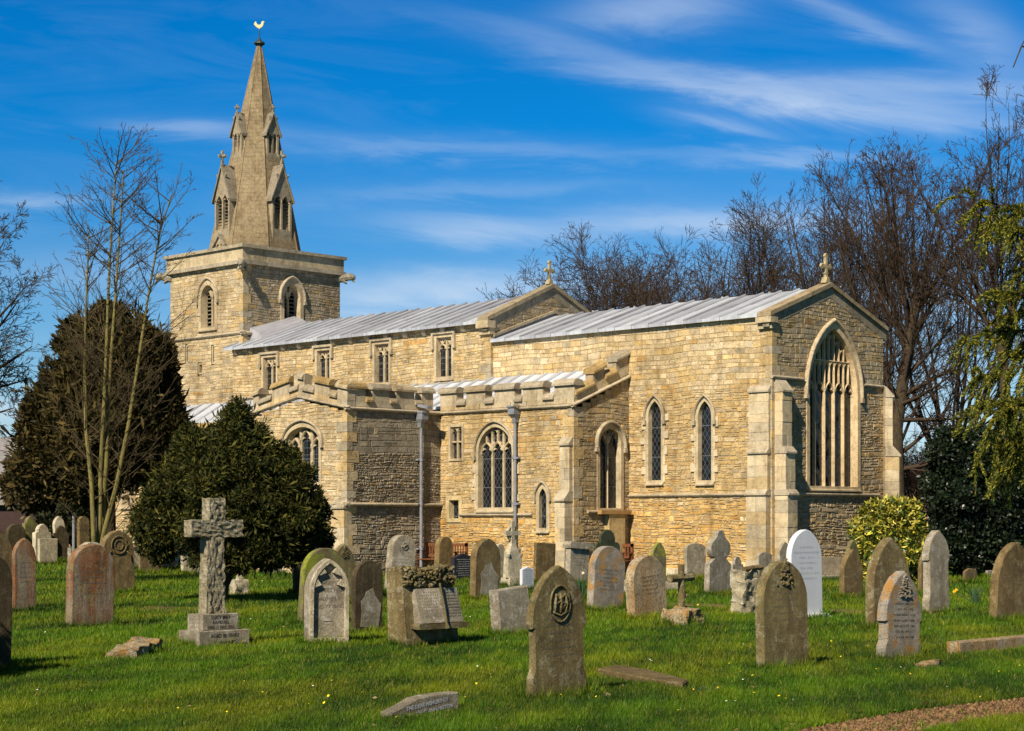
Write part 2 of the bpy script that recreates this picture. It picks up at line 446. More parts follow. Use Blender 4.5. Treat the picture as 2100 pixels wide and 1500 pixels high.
# ------------------------------------------------------------------ openings
def archpts(u0, u1, zsp, za, n=9):
    w = (u1 - u0) / 2; h = za - zsp; um = (u0 + u1) / 2; out = []
    if h >= w * .98:
        Rr = (w * w + h * h) / (2 * w); phi = math.asin(min(1, h / Rr))
        for i in range(n + 1):
            a = phi * i / n; out.append((u1 - Rr + Rr * math.cos(a), zsp + Rr * math.sin(a)))
    else:
        for i in range(n + 1):
            a = math.pi / 2 * i / n; x = math.cos(a)
            out.append((um + w * x, zsp + h * (math.sin(a) * .93 + .07 * (1 - x))))
    left = [(2 * um - p[0], p[1]) for p in out[:-1]][::-1]
    return out, left
def archpoly(u0, u1, z0, zsp, za, n=9):
    r, l = archpts(u0, u1, zsp, za, n)
    return [(u0, z0), (u1, z0)] + r + l
def rectpoly(u0, u1, z0, z1): return [(u0, z0), (u1, z0), (u1, z1), (u0, z1)]
def ztop_fn(u0, u1, zsp, za):
    r, l = archpts(u0, u1, zsp, za, 24); pts = l + r
    pts = sorted(pts)
    def f(u):
        u = min(max(u, pts[0][0]), pts[-1][0])
        for i in range(len(pts) - 1):
            if pts[i][0] <= u <= pts[i + 1][0]:
                d = pts[i + 1][0] - pts[i][0]
                return pts[i][1] + (pts[i + 1][1] - pts[i][1]) * ((u - pts[i][0]) / d if d > 1e-6 else .5)
        return za
    return f

def mullion(mb, fr, u, z0, z1, w, n0, n1, t=None):
    mb.bar([(u, z0), (u, z1)], w, fr, n0, n1, t)

def light_head(mb, fr, ul, ur, zh, za, zlim, w, n0, n1, t, cusp=True, fill=None):
    um = (ul + ur) / 2; r, l = archpts(ul, ur, zh, za, 6)
    mb.bar(r, w, fr, n0, n1, t); mb.bar([r[-1]] + l, w, fr, n0, n1, t)
    if cusp:
        for side in (-1, 1):
            e = ur if side > 0 else ul; zz = zh + (za - zh) * .45; s = (ur - ul)
            mb.extrude([(e - side * s * .02, zz - s * .16), (e - side * s * .30, zz - s * .02), (e - side * s * .14, zz + s * .22)][::side], fr, n0, n1 - .03, t)
    if fill:                                # stone spandrels up to a level head
        mb.extrude(r[::-1] + [(ur, fill), (um, fill)], fr, n0, n1 - .02, t)
        mb.extrude([(um, fill), (ul, fill)] + l[::-1] + [(um, za)], fr, n0, n1 - .02, t)

def label_stop(mb, fr, u, z, s=.07, t=None):
    mb.fbox(fr, u - s, u + s, z - s * 1.5, z + s * .6, 0, .11, t)

def make_window(parent, fr, u0, u1, z0, zsp, za, lights=1, fw=.15, depth=.26, style='plain', glass='diamond',
                hood=0.0, jambs=False, splay=.05, mw=.09, proud=.035, sill=True, rng=random.Random(1), tint=DRESS, name='window', stops=True, louvre=False):
    mb = MB(tint); square = abs(za - zsp) < 1e-3
    mk = (lambda d, e=0: rectpoly(u0 - d, u1 + d, z0 - e, za + d)) if square else (lambda d, e=0: archpoly(u0 - d, u1 + d, z0 - e, zsp, za + d * 1.25))
    mb.ring(mk(fw, fw * .8), mk(0, 0), fr, -depth, proud, mk(-splay, -.01))
    n0, n1 = -depth + .005, -depth + (.11 if style == 'east' else .10)
    mb.ring(mk(fw + .22, fw + .22), mk(fw * .2, fw * .2), fr, -.06, -.002, None, (.36, .27, .14))
    zt = (lambda u: za) if square else ztop_fn(u0, u1, zsp, za)
    W = (u1 - u0) / lights; t = tint
    for i in range(1, lights):
        mullion(mb, fr, u0 + W * i, z0, zt(u0 + W * i) if style not in ('y',) else zsp, mw, n0, n1)
    if style == 'square':                   # pairs of ogee lights below a level head with pierced spandrels
        zh = z0 + (za - z0) * .66; zap = zh + W * .62
        for i in range(lights):
            ul, ur = u0 + W * i, u0 + W * (i + 1)
            light_head(mb, fr, ul, ur, zh, zap, za, mw * .7, n0, n1, t)
            mullion(mb, fr, (ul + ur) / 2, zap, za - .02, mw * .8, n0, n1)
            for s in (-1, 1):
                e = ul if s < 0 else ur
                mb.bar([((ul + ur) / 2, zap), ((ul + ur) / 2 + s * W * .28, zap + (za - zap) * .55), (e, za - .02)], mw * .6, fr, n0, n1, t)
        mb.fbox(fr, u0, u1, za - .07, za, n0, n1 - .01)
    if style == 'perp':
        zh = zsp - W * .1; zap = zh + W * .72
        for i in range(lights):
            ul, ur = u0 + W * i, u0 + W * (i + 1); um = (ul + ur) / 2
            light_head(mb, fr, ul, ur, zh, zap, za, mw * .8, n0, n1, t)
            mullion(mb, fr, um, zap - .02, zt(um), mw * .85, n0, n1)
            for (a, b) in ((ul, um), (um, ur)):
                mid = (a + b) / 2; top = min(zt(a), zt(b), zt(mid))
                if top - zap > W * .55:
                    hz = top - W * .33
                    light_head(mb, fr, a, b, hz, hz + W * .28, za, mw * .6, n0, n1, t, cusp=True)
                    for s in (-1, 1):       # little ogee at the foot of each panel
                        mb.bar([(mid, zap - W * .25), (mid + s * W * .1, zap - W * .05), (mid + s * W * .25, zap + W * .12)], mw * .5, fr, n0, n1, t)
    if style == 'east':
        zh = zsp - .05; zap = zh + W * .75; ztr = zsp + (za - zsp) * .50
        for i in range(lights):
            ul, ur = u0 + W * i, u0 + W * (i + 1); um = (ul + ur) / 2
            light_head(mb, fr, ul, ur, zh, min(zap, zt(um) - .05), za, mw * .8, n0, n1, t)
            mullion(mb, fr, um, min(zap, zt(um)) - .02, zt(um), mw * .8, n0, n1)
        a = [u for u in np.linspace(u0, u1, 60) if zt(u) > ztr]
        for k in range(2 * lights):
            p, q = u0 + W * k / 2, u0 + W * (k + 1) / 2
            if zt((p + q) / 2) > ztr + .1:
                light_head(mb, fr, p, q, ztr - .22, ztr - .02, za, mw * .55, n0, n1, t, cusp=False)
                top = min(zt(p), zt(q))
                if top > ztr + .3: light_head(mb, fr, p, q, top - .25, top - .05, za, mw * .5, n0, n1, t, cusp=False)
        mb.bar([(a[0], ztr), (a[-1], ztr)], mw * .8, fr, n0, n1 + .01, t)
    if style == 'y':
        um = (u0 + u1) / 2
        for i in range(lights):
            ul, ur = u0 + W * i, u0 + W * (i + 1)
            light_head(mb, fr, ul, ur, zsp - .02, zsp + W * 1.15, za, mw * .8, n0, n1, t)
        for s in (-1, 1):
            top = zsp + (za - zsp) * .62
            mb.bar([(um, zsp), (um + s * W * .22, zsp + (top - zsp) * .55), (um + s * W * .55, zt(um + s * W * .55))], mw * .8, fr, n0, n1, t)
            mb.bar([(um + s * W * .12, zsp + W * .85), (um + s * W * .30, zsp + W * 1.2), (um, zt(um) - .04)], mw * .7, fr, n0, n1, t)
    if style == 'grid2':                    # two lights with a transom and cusped heads
        zm = z0 + (za - z0) * .52
        mb.bar([(u0, zm), (u1, zm)], mw, fr, n0, n1, t)
        for i in range(lights):
            ul, ur = u0 + W * i, u0 + W * (i + 1)
            light_head(mb, fr, ul, ur, za - W * .75, za - .03, za, mw * .7, n0, n1, t, cusp=True, fill=za)
    if style == 'curvi3':                   # three stepped lights under a segmental head
        for i in range(lights):
            ul, ur = u0 + W * i, u0 + W * (i + 1); um = (ul + ur) / 2
            top = zt(um) - (.10 if i == 1 else .22)
            light_head(mb, fr, ul, ur, top - W * .8, top, za, mw * .9, n0, n1, t)
    win = mb.build(name, M['dressed'], parent)
    # the glass
    if louvre:
        gb = MB((.5, .5, .5)); k = 0
        gb.extrude(mk(-.0), fr, -depth - .25, -depth - .2)
        gb.build('dark_opening', M['void'], win)
        lb = MB((.3, .27, .2)); zz = z0 + .05
        while zz < za - .1:
            ua, ub = u0, u1
            if not square:
                sp = scan(archpoly(u0, u1, z0, zsp, za), zz + .06)
                if not sp: break
                ua, ub = sp[0]
            lb.hexa([fr(ua, zz, -depth + .03), fr(ub, zz, -depth + .03), fr(ub, zz + .07, -depth - .12), fr(ua, zz + .07, -depth - .12),
                     fr(ua, zz + .02, -depth + .035), fr(ub, zz + .02, -depth + .035), fr(ub, zz + .09, -depth - .12), fr(ua, zz + .09, -depth - .12)])
            zz += .15
        lb.build('louvre', M['louvre'], win)
    else:
        gb = MB((.5, .5, .5)); gb.extrude(mk(-splay * .5), fr, -depth - .03, -depth + .004); gb.build('pane', M[glass], win)
    if hood > 0:
        hb = MB(lerp3(tint, GREY, .45))
        if square:
            o = fw + hood * .5
            hb.fbox(fr, u0 - o - hood * .5, u1 + o + hood * .5, za + o - hood * .5, za + o + hood * .5, 0, .10)
            for s in (u0 - o, u1 + o):
                hb.fbox(fr, s - hood * .5, s + hood * .5, za + o - hood * .5 - (za - z0) * .30, za + o - hood * .5 - .001, 0, .10)
                if stops: label_stop(hb, fr, s, za + o - (za - z0) * .30 - .05, .06)
        else:
            o = fw + hood * .45; r, l = archpts(u0 - o, u1 + o, zsp, za + o * 1.25, 10)
            path = [(u0 - o, zsp - .10)] + l[::-1] + r[::-1] + [(u1 + o, zsp - .10)]
            hb.bar(path[::-1], hood, fr, 0, .11)
            if stops:
                label_stop(hb, fr, u0 - o, zsp - .14, .055); label_stop(hb, fr, u1 + o, zsp - .14, .055)
        hb.build('hood_mould', M['coping'], win)
    if sill:
        sb = MB(lerp3(tint, GREY, .3)); e = fw * .9
        sb.extrude([(-depth, z0 + .015), (-depth, z0 - .14), (.09, z0 - .14), (.09, z0 - .10)], lambda a, b, n: fr(u0 - e + n, b, a), 0, u1 - u0 + 2 * e)
        sb.build('sill', M['dressed'], win)
    if jambs:                               # long and short blocks up the sides
        for s in (-1, 1):
            jb = MB(tint)
            zz = z0 - fw * .5; k = 0
            e = (u0 - fw + .01) if s < 0 else (u1 + fw - .01)
            while zz < zsp:
                hh = rng.uniform(.17, .3); L = (.16 if k % 2 else .05) * rng.uniform(.7, 1.3); k += 1
                tt = jit(lerp3(tint, PALE, .4), .92, 1.15)
                a, b = (e - L, e) if s < 0 else (e, e + L)
                jb.extrude(rectpoly(a, b, zz + .004, min(zz + hh, zsp + .1) - .004), fr, -.02, proud + .012 + rng.uniform(0, .005), tt, .006)
                zz += hh
            jb.build('jamb_blocks', M['dressed'], win)
    return win, mk(fw * .55, fw * .5)

def string_course(parent, fr, u0, u1, z, h=.13, n=.09, tint=None, name='string_course', slope=0.0):
    mb = MB(tint or lerp3(DRESS, GREY, .5))
    mb.extrude([(-.03, z + h), (-.03, z), (n * .55, z), (n, z + h * .35), (n, z + h * .55)], lambda a, b, k: fr(u0 + (u1 - u0) * k, b + slope * k, a), 0, 1)
    return mb.build(name, M['coping'], parent)

def quoins(mb, frS, uS, frE, uE, z0, z1, rng, tint=DRESS, up=.022):
    """corner stones wrapping a south-east corner"""
    z = z0; k = 0
    x, y, _ = frS(uS, 0, 0)
    while z < z1 - .02:
        h = min(rng.uniform(.2, .36), z1 - z); a, b = (.42, .2) if k % 2 else (.22, .4); k += 1
        a *= rng.uniform(.8, 1.2); b *= rng.uniform(.8, 1.2)
        t = jit(lerp3(tint, rng.choice([GREY, CREAM, GOLD]), .55), .85, 1.08)
        mb.box(x - a, x + up, y - up, y + b, z + .005, z + h - .005, t)
        z += h

def buttress(parent, fr, u0, u1, stages, rng, tint=DRESS, name='buttress'):
    """stages: list of (ztop, projection) from the ground up; each is capped by a sloping set-off"""
    mb = MB(tint); z = -.1
    for i, (zt, pr) in enumerate(stages):
        nxt = stages[i + 1][1] if i + 1 < len(stages) else 0.0
        zz = z
        while zz < zt - .02:                # ashlar blocks of the stage
            h = min(rng.uniform(.22, .40), zt - zz)
            if zt - zz - h < .12: h = zt - zz
            cuts = [u0, u1] if rng.random() < .5 else [u0, u0 + (u1 - u0) * rng.uniform(.35, .65), u1]
            for a, b in zip(cuts[:-1], cuts[1:]):
                t = jit(lerp3(tint, rng.choice([PALE, GREY, CREAM, GOLD]), .35), .86, 1.14)
                mb.extrude(rectpoly(a + .003, b - .003, zz + .003, zz + h - .003), fr, 0, pr + rng.uniform(-.006, .006), t)
            zz += h
        mb.extrude([(0, zt), (pr + .05, zt), (pr + .05, zt + .05), (nxt + .02, zt + .05 + (pr - nxt + .03) * 1.1), (0, zt + .05 + (pr - nxt + .03) * 1.1)],
                   lambda a, b, n: fr(n, b, a), u0 - .02, u1 + .02, lerp3(tint, GREY, .6))
        z = zt + .05 + (pr - nxt) * .9
    return mb.build(name, M['dressed'], parent)

def parapet(parent, fr, u0, z0, u1, z1, merlons, hb, hm, thick=.30, tint=None, name='parapet', caps=True, rng=random.Random(5)):
    """battlement on a level or raking base line; merlons as fractions of the length"""
    t0 = tint or lerp3(DRESS, GREY, .35); mb = MB(t0); cb = MB(lerp3(t0, GREY, .5))
    zb = lambda k: z0 + (z1 - z0) * k
    U = lambda k: u0 + (u1 - u0) * k
    def para(m, k0, k1, a, b, n0, n1, t=None):
        m.extrude([(U(k0), zb(k0) + a), (U(k1), zb(k1) + a), (U(k1), zb(k1) + b), (U(k0), zb(k0) + b)], fr, n0, n1, t)
    L = math.hypot(u1 - u0, z1 - z0)
    k = 0.0                                  # ashlar band
    while k < 1 - 1e-4:
        k2 = min(1, k + rng.uniform(.5, .95) / L)
        if 1 - k2 < .2 / L: k2 = 1
        para(mb, k + .002, k2 - .002, 0, hb, -thick, rng.uniform(0, .008), jit(lerp3(t0, rng.choice([CREAM, GREY, GOLD]), .35), .85, 1.12))
        k = k2
    def cap(k0, k1, base, lean):
        e = .045 / L; t = lerp3(lerp3(t0, GREY, .4), (.42, .27, .08), rng.choice([.0, .25, .75])); t = jit(t, .75, 1.05)
        A, B = U(k0 - e), U(k1 + e); za_, zb_ = zb(k0 - e) + base, zb(k1 + e) + base
        prof = [(.075, 0), (.075, .06), (.02, .15), (-.10, .20), (-thick - .02, .15), (-thick - .06, .05), (-thick - .06, 0)]
        P = [cb.vert(fr(A, za_ + h, n), t) for (n, h) in prof]; Q = [cb.vert(fr(B, zb_ + h, n), t) for (n, h) in prof]
        for i in range(len(prof)):
            j = (i + 1) % len(prof); cb.f.append([P[i], P[j], Q[j], Q[i]])
        cb.f.append(P[::-1]); cb.f.append(Q)
    last = 0.0
    for (a, b) in list(merlons) + [(1.0, 1.0)]:
        if a - last > .02: cap(last + .05 / L, a - .05 / L, hb + .001, 0)
        if b > a:
            para(mb, a, b, hb + .001, hb + hm, -thick, rng.uniform(0, .008), jit(t0, .9, 1.1)); cap(a, b, hb + hm + .001, 0)
        last = b
    o = mb.build(name, M['dressed'], parent)
    cb.build('coping', M['coping'], o)
    return o

def lead_roof(parent, fr, x0, x1, eave, ridge, bays, rng, name='roof', lip=.075, base=(.45, .475, .51)):
    """pitched lead roof: fr maps (x, y, z); eave and ridge are (y, z); a roll along the slope between the bays"""
    mb = MB(base); (ye, ze), (yr, zr) = eave, ridge
    w = (x1 - x0) / bays; sl = math.hypot(yr - ye, zr - ze); ny, nz = -(zr - ze) / sl, (yr - ye) / sl
    if nz < 0: ny, nz = -ny, -nz
    for i in range(bays):
        a, b = x0 + w * i, x0 + w * (i + 1)
        c = lerp3(base, rng.choice([(.50, .53, .57), (.35, .36, .39), (.46, .48, .52), (.54, .57, .60)]), rng.uniform(.2, .9))
        dz = rng.uniform(0, .004)
        cuts = [0, rng.uniform(.4, .6), 1]
        for q, (k0, k1) in enumerate(zip(cuts[:-1], cuts[1:])):
            y0, z0 = ye + (yr - ye) * k0, ze + (zr - ze) * k0; y1, z1 = ye + (yr - ye) * k1, ze + (zr - ze) * k1
            cc = jit(c, .92, 1.08); up = dz + .012 * (1 - q) 
            lo = .004 if q else -lip * .0
            mb.hexa([(a + .004, y0, z0 - .06), (b - .004, y0, z0 - .06), (b - .004, y1, z1 - .06), (a + .004, y1, z1 - .06),
                     (a + .004, y0 + ny * up, z0 + up), (b - .004, y0 + ny * up, z0 + up), (b - .004, y1, z1 + up), (a + .004, y1, z1 + up)], cc)
        # turned-down edge of this bay
        s = -1 if yr > ye else 1
        mb.box(a + .006, b - .012, min(ye, ye + s * .035), max(ye, ye + s * .035), ze - lip, ze + .018, tuple(v * 1.08 for v in c))
        r = .042                             # roll
        p0 = (a, ye + s * .02, ze + .02); p1 = (a, yr, zr + .02)
        mb.tube([p0, p1], r, 6, tuple(v * .72 for v in c))
    return mb.build(name, M['lead'], parent)

def finial_cross(parent, x, y, z, h, name='gable_cross', facing='E', tint=(.46, .38, .22), fleury=True):
    mb = MB(tint); fr = (lambda u, zz, n: (x + n, y + u, z + zz)) if facing == 'E' else (lambda u, zz, n: (x + u, y - n, z + zz))
    t = h * .055
    mb.extrude([(-h * .16, 0), (h * .16, 0), (h * .12, h * .10), (h * .06, h * .22), (-h * .06, h * .22), (-h * .12, h * .10)], fr, -h * .12, h * .12)
    mb.extrude(rectpoly(-t, t, h * .2, h), fr, -t, t)
    mb.extrude(rectpoly(-h * .24, h * .24, h * .62 - t, h * .62 + t), fr, -t * .95, t * .95)
    if fleury:
        for (cu, cz) in ((-h * .24, h * .62), (h * .24, h * .62), (0, h), (0, h * .36)):
            for k in ((-1, 0), (1, 0), (0, 1), (0, -1)):
                mb.extrude([(cu + k[0] * t * .9 + t * .9 * math.cos(a), cz + k[1] * t * .9 + t * .9 * math.sin(a)) for a in [i * math.pi / 4 for i in range(8)]], fr, -t * .9, t * .9)
    return mb.build(name, M['coping'], parent)
# ------------------------------------------------------------------ the church
rng = random.Random(11)
XE, YC, YN, YM, XCW = -30.05, 41.12, 46.67, 43.90, -40.90
YA, XA, XT, YT, XTW = 38.70, -35.23, -40.77, 34.94, -45.20
YV, XV, TX0, TY1 = 41.02, -54.30, -58.90, 46.17      # nave south wall, tower east wall, tower west and north walls
YTW = 41.50
church = thing('church', 'honey coloured stone parish church with grey lead roofs and a tower with a stone spire', 'church')
fC, fE_, fA, fAE, fT, fTE, fV, fTS, fTT = FS(YC), FE(XE), FS(YA), FE(XA), FS(YT), FE(XT), FS(YV), FS(YTW), FE(XV)
fVG = FE(XCW)

def pxS(Y, x0, x1, *ys):                    # photo bearings -> u0, u1 and heights on a south wall
    u0, _ = SP(x0, HZ, Y); u1, _ = SP(x1, HZ, Y); xm = (x0 + x1) / 2
    return (u0, u1) + tuple(SP(xm, y, Y)[1] for y in ys)
def pxE(X, x0, x1, *ys):
    u0, _ = EP(x0, HZ, X); u1, _ = EP(x1, HZ, X); xm = (x0 + x1) / 2
    return (u0, u1) + tuple(EP(xm, y, X)[1] for y in ys)

# --- windows first: they leave the openings in the walls
holes = {k: [] for k in ('C', 'E', 'A', 'AE', 'T', 'V', 'TS', 'TT', 'AW')}
def win(key, fr, dims, **k):
    w, h = make_window(church, fr, dims[0], dims[1], dims[2], dims[3], dims[4], rng=rng, **k); holes[key].append(h); return w
for (a, b) in ((1331, 1357), (1433, 1460)):                       # chancel lancets
    u0, u1, z0, za = pxS(YC, a, b, 986, 823); win('C', fC, (u0, u1, z0, za - (u1 - u0) * .95, za), fw=.10, hood=.065, jambs=True, depth=.12, splay=.02, name='lancet_window')
u0, u1, z0, zs, za = pxE(XE, 1657, 1757, 998, 806, 674)            # great east window
win('E', fE_, (u0 + .05, u1, z0, zs, za), lights=5, fw=.15, depth=.22, splay=.0, style='east', hood=.10, mw=.045, tint=(.64, .49, .29), name='east_window')  # stone tint brightened so the mullions look sunlit
u0, u1, z0, zs, za = pxS(YA, 982, 1051, 1042, 928, 876)            # south aisle window
win('A', fA, (u0, u1, z0, zs, za), lights=3, fw=.10, depth=.17, splay=.02, style='perp', hood=.07, mw=.075, jambs=True, name='tracery_window')
u0, u1, z0, za = pxS(YA, 925, 948, 941, 876); win('A', fA, (u0, u1, z0, za, za), lights=2, fw=.09, depth=.12, style='grid2', mw=.07, splay=.02, name='twin_light_window', sill=False)
u0, u1, z0, za = pxS(YA, 922, 942, 1064, 1026); win('A', fA, (u0, u1, z0, za, za), fw=.14, depth=.16, splay=.03, name='small_square_window', sill=False, tint=(.58, .46, .25))
u0, u1, z0, za = pxS(YA, 1107, 1122, 1084, 1002); win('A', fA, (u0, u1, z0, za - .28, za), fw=.13, depth=.10, splay=.0, hood=.05, stops=False, name='low_lancet_window')
u0, u1, z0, zs, za = pxE(XA, 1229, 1272, 1043, 912, 880)           # aisle east window
win('AE', fAE, (u0, u1, z0, zs, za), lights=2, fw=.12, depth=.17, splay=.0, style='y', hood=.09, mw=.045, name='aisle_east_window')
u0, u1, z0, zs, za = pxS(YT, 588, 655, 990, 905, 876)              # transept window
win('T', fT, (u0, u1, z0, zs, za), lights=3, fw=.12, depth=.20, style='curvi3', glass='square', hood=.08, mw=.10, name='transept_window')
for (a, b, yt, yb) in ((541, 567, 733, 801), (651, 677, 719, 779), (769, 798, 706, 785), (896, 927, 692, 773)):
    u0, u1, z0, za = pxS(YV, a, b, yb, yt); win('V', fV, (u0, u1, z0, za, za), lights=2, fw=.11, depth=.17, splay=.02, style='square', glass='square', hood=.08, mw=.07, name='clerestory_window')
u0, u1, z0, zs, za = pxS(YTW, 413, 441, 672, 612, 585)             # belfry openings
win('TS', fTS, (u0, u1, z0, zs, za), lights=2, fw=.16, depth=.26, style='y', hood=.10, mw=.09, louvre=True, name='belfry_window')
u0, u1, z0, zs, za = pxE(XV, 582, 615, 664, 612, 582)
win('TT', fTT, (u0, u1, z0, zs, za), lights=2, fw=.16, depth=.30, style='y', hood=.10, mw=.09, louvre=True, name='belfry_window')
for (a, b, yt, yb) in ((410, 416, 748, 765), (438, 441, 711, 744), (384, 387, 711, 742)):
    u0, u1, z0, za = pxS(YTW, a, b, yb, yt); win('TS', fTS, (u0, u1, z0, za, za), fw=.07, depth=.15, splay=0, glass='diamond', sill=False, name='slit_window')
u0, u1, z0, zs, za = pxS(YA, 252, 268, 1037, 1024, 1015); win('AW', fA, (u0, u1, z0, zs, za), fw=.12, depth=.2, name='aisle_west_window')

# --- walls
def rowsC(z):
    if z < 2.15: return (.115, 1.5, 1.0)
    if z < 5.3: return (.11, 1.7, .75)
    return (.155, 1.75, .3)
palC_hi = palette(4, 2.2, .2, .8, 1.6); palC_mid = palette(2, 4, 1.2, .8, .8, .92); palC_lo = palette(.8, 5, 4.0, .1, .8, 1.06)
def palC(r, u, z): return (palC_lo if z < 2.15 else palC_mid if z < 5.3 + .3 * math.sin(u * 2) else palC_hi)(r, u, z)
mb = MB()
stone_wall(mb, fC, [(XA - .1, 0), (XE, 0), (XE, 7.3), (XCW, 7.3), (XCW, 4.4), (XA - .1, 4.4)], holes['C'], rowsC, palC, rng)
mb.fbox(fC, XA + .3, XE - .75, 0, .22, 0, .07, lerp3(PALE, GREY, .3))
quoins(mb, fC, XE, fE_, YC, 0, 7.28, rng)
mb.build('chancel_wall', M['rubble'], church)
mb = MB()
palE_shade = palette(1.4, 1.8, .6, 3.5, .4, .84)  # shade of the east face put into the stone colours: greyer, darker
def rowsE(z): return (.10, 1.8, .95) if z < 2.2 else (.115, 1.8, .7) if z < 5.4 else (.13, 1.9, .4)
stone_wall(mb, fE_, [(YC, 0), (YN, 0), (YN, 7.3), (YM, 8.28), (YC, 7.3)], holes['E'], rowsE, palE_shade, rng)
mb.fbox(fE_, YC + .1, YN, 0, .55, 0, .14, lerp3(GREY, CREAM, .4))
mb.build('chancel_east_wall', M['rubble'], church)
for nm, P in (('north_wall', [(XE, YN, 0), (XCW, YN, 0), (XCW, YN, 7.3), (XE, YN, 7.3)]), ('north_wall', [(XCW, YN, 0), (XV, YN, 0), (XV, YN, 7.9), (XCW, YN, 7.9)]),
              ('tower_north_wall', [(XV, TY1, 0), (TX0, TY1, 0), (TX0, TY1, 11.2), (XV, TY1, 11.2)]), ('tower_west_wall', [(TX0, TY1, 0), (TX0, YTW, 0), (TX0, YTW, 11.2), (TX0, TY1, 11.2)]),
              ('transept_west_wall', [(XTW, YT, 0), (XTW, YA, 0), (XTW, YA, 4.9), (XTW, YT, 4.9)]), ('aisle_west_wall', [(-58.5, YA, 0), (-58.5, YTW, 0), (-58.5, YTW, 5.4), (-58.5, YA, 4.5)])):
    mb = MB(GREY); mb.face(P); mb.build(nm, M['rubble'], church)   # closing walls out of view

mb = MB()
palA = palette(3, 4, 1.0, .8, 1.2, .98); palA_lo = palette(.8, 5, 4.0, .1, .8, 1.08)
def rowsA(z): return (.115, 1.5, 1.0) if z < 1.75 else (.11, 1.8, .6) if z < 3.4 else (.12, 1.9, .45)
stone_wall(mb, fA, [(XT, 0), (XA, 0), (XA, 4.85), (XT, 4.85)], holes['A'], rowsA, lambda r, u, z: (palA_lo if z < 1.75 else palA)(r, u, z), rng)
quoins(mb, fA, XA, fAE, YA, 0, 4.84, rng)
mb.build('aisle_wall', M['rubble'], church)
mb = MB()
palAE_shade = palette(1.5, 1.5, .8, 3, .4, .8)  # greyer, darker stones carry the shade of this east face
stone_wall(mb, fAE, [(YA, 0), (YC, 0), (YC, 5.85), (YA, 4.85)], holes['AE'], lambda z: (.10, 1.6, .95) if z < 1.7 else (.125, 1.8, .5), palAE_shade, rng)
mb.build('aisle_east_wall', M['rubble'], church)
mb = MB()
stone_wall(mb, fA, [(-58.5, 0), (XTW, 0), (XTW, 4.6), (-58.5, 4.6)], holes['AW'], rowsA, palette(4, 3, .5, .6, 2), rng)
mb.build('aisle_wall', M['rubble'], church)
mb = MB()
xg = (XT + XTW) / 2
stone_wall(mb, fT, [(XTW, 0), (XT, 0), (XT, 4.85), (xg, 5.28), (XTW, 4.85)], holes['T'], lambda z: (.105, 1.9, .5), palette(4, 2, .2, 2.0, 2), rng)
quoins(mb, fT, XT, fTE, YT, 0, 4.84, rng)
mb.build('transept_wall', M['rubble'], church)
mb = MB()
palTE_shade = palette(1.0, .5, .2, 6, .3, .72)  # east side shade painted in: mostly grey stones, all darkened
def rowsTE(z): return (.10, 1.6, .95) if z < 1.9 else (.075, 1.6, 1.0) if z < 3.6 else (.15, 2.0, .35)
stone_wall(mb, fTE, [(YT, 0), (YA, 0), (YA, 4.88), (YT, 4.88)], [], rowsTE, palTE_shade, rng, mortar=(.25, .195, .125))  # mortar darkened too, as part of the painted shade
mb.build('transept_east_wall', M['rubble'], church)
mb = MB()
stone_wall(mb, fV, [(XV, 4.2), (XCW, 4.2), (XCW, 7.92), (XV, 7.92)], holes['V'], lambda z: (.115, 1.9, .5), palette(4, 3.0, .2, 1.2, 1.2), rng)
quoins(mb, fV, XCW, fVG, YV, 5.6, 7.9, rng)
mb.build('nave_wall', M['rubble'], church)
mb = MB()
stone_wall(mb, fVG, [(YV, 7.0), (YN, 7.0), (YN, 8.0), (YM, 9.25), (YV, 8.0)], [], lambda z: (.13, 1.7, .5), palette(1, .6, .5, 4, .2, .72), rng)  # stones darkened to paint in the shade of this east gable
mb.build('nave_gable', M['rubble'], church)

# --- copings, gable crosses and strings
def rake(parent, fr, pts, w, n0, n1, tint, name='gable_coping'):
    mb = MB(tint)
    for (a, b) in zip(pts[:-1], pts[1:]):
        L = math.hypot(b[0] - a[0], b[1] - a[1]); k = max(1, int(L / .8))
        for i in range(k):
            p = (a[0] + (b[0] - a[0]) * i / k, a[1] + (b[1] - a[1]) * i / k); q = (a[0] + (b[0] - a[0]) * (i + 1) / k, a[1] + (b[1] - a[1]) * (i + 1) / k)
            mb.extrude([p, q, (q[0], q[1] + w), (p[0], p[1] + w)] if q[0] > p[0] else [q, p, (p[0], p[1] + w), (q[0], q[1] + w)], fr, n0, n1, jit(tint, .85, 1.12))
    if name == 'gable_coping':               # raking course below the coping
        for (a, b) in zip(pts[:-1], pts[1:]):
            k = max(1, int(abs(b[0] - a[0]) / .45))
            for i in range(k):
                p, q = lerp2(a, b, i / k), lerp2(a, b, (i + 1) / k); mb.extrude([(p[0] + .003, p[1] - .30), (q[0] - .003, q[1] - .30), (q[0] - .003, q[1] - .002), (p[0] + .003, p[1] - .002)], fr, -.2, .014, jit(lerp3(GREY, tint, .4), .75, .95))
    return mb.build(name, M['coping'], parent)
def lerp2(a, b, t): return (a[0] + (b[0] - a[0]) * t, a[1] + (b[1] - a[1]) * t)
CAPT = lerp3(GREY, GOLD, .35)
rake(church, fE_, [(YC - .16, 7.24), (YM, 8.30), (YN + .16, 7.24)], .12, -.38, .08, tuple(c * .8 for c in CAPT))
kb = MB(DRESS)
kb.box(XE - .42, XE + .12, YC - .20, YC + .12, 7.06, 7.22); kb.box(XE - .40, XE + .06, YC - .10, YC + .12, 6.9, 7.055)
kb.build('kneeler', M['dressed'], church)
rake(church, fVG, [(YV - .20, 7.92), (YM, 9.24), (YN + .2, 7.92)], .13, -.40, .08, lerp3(CAPT, (.24, .21, .14), .6))
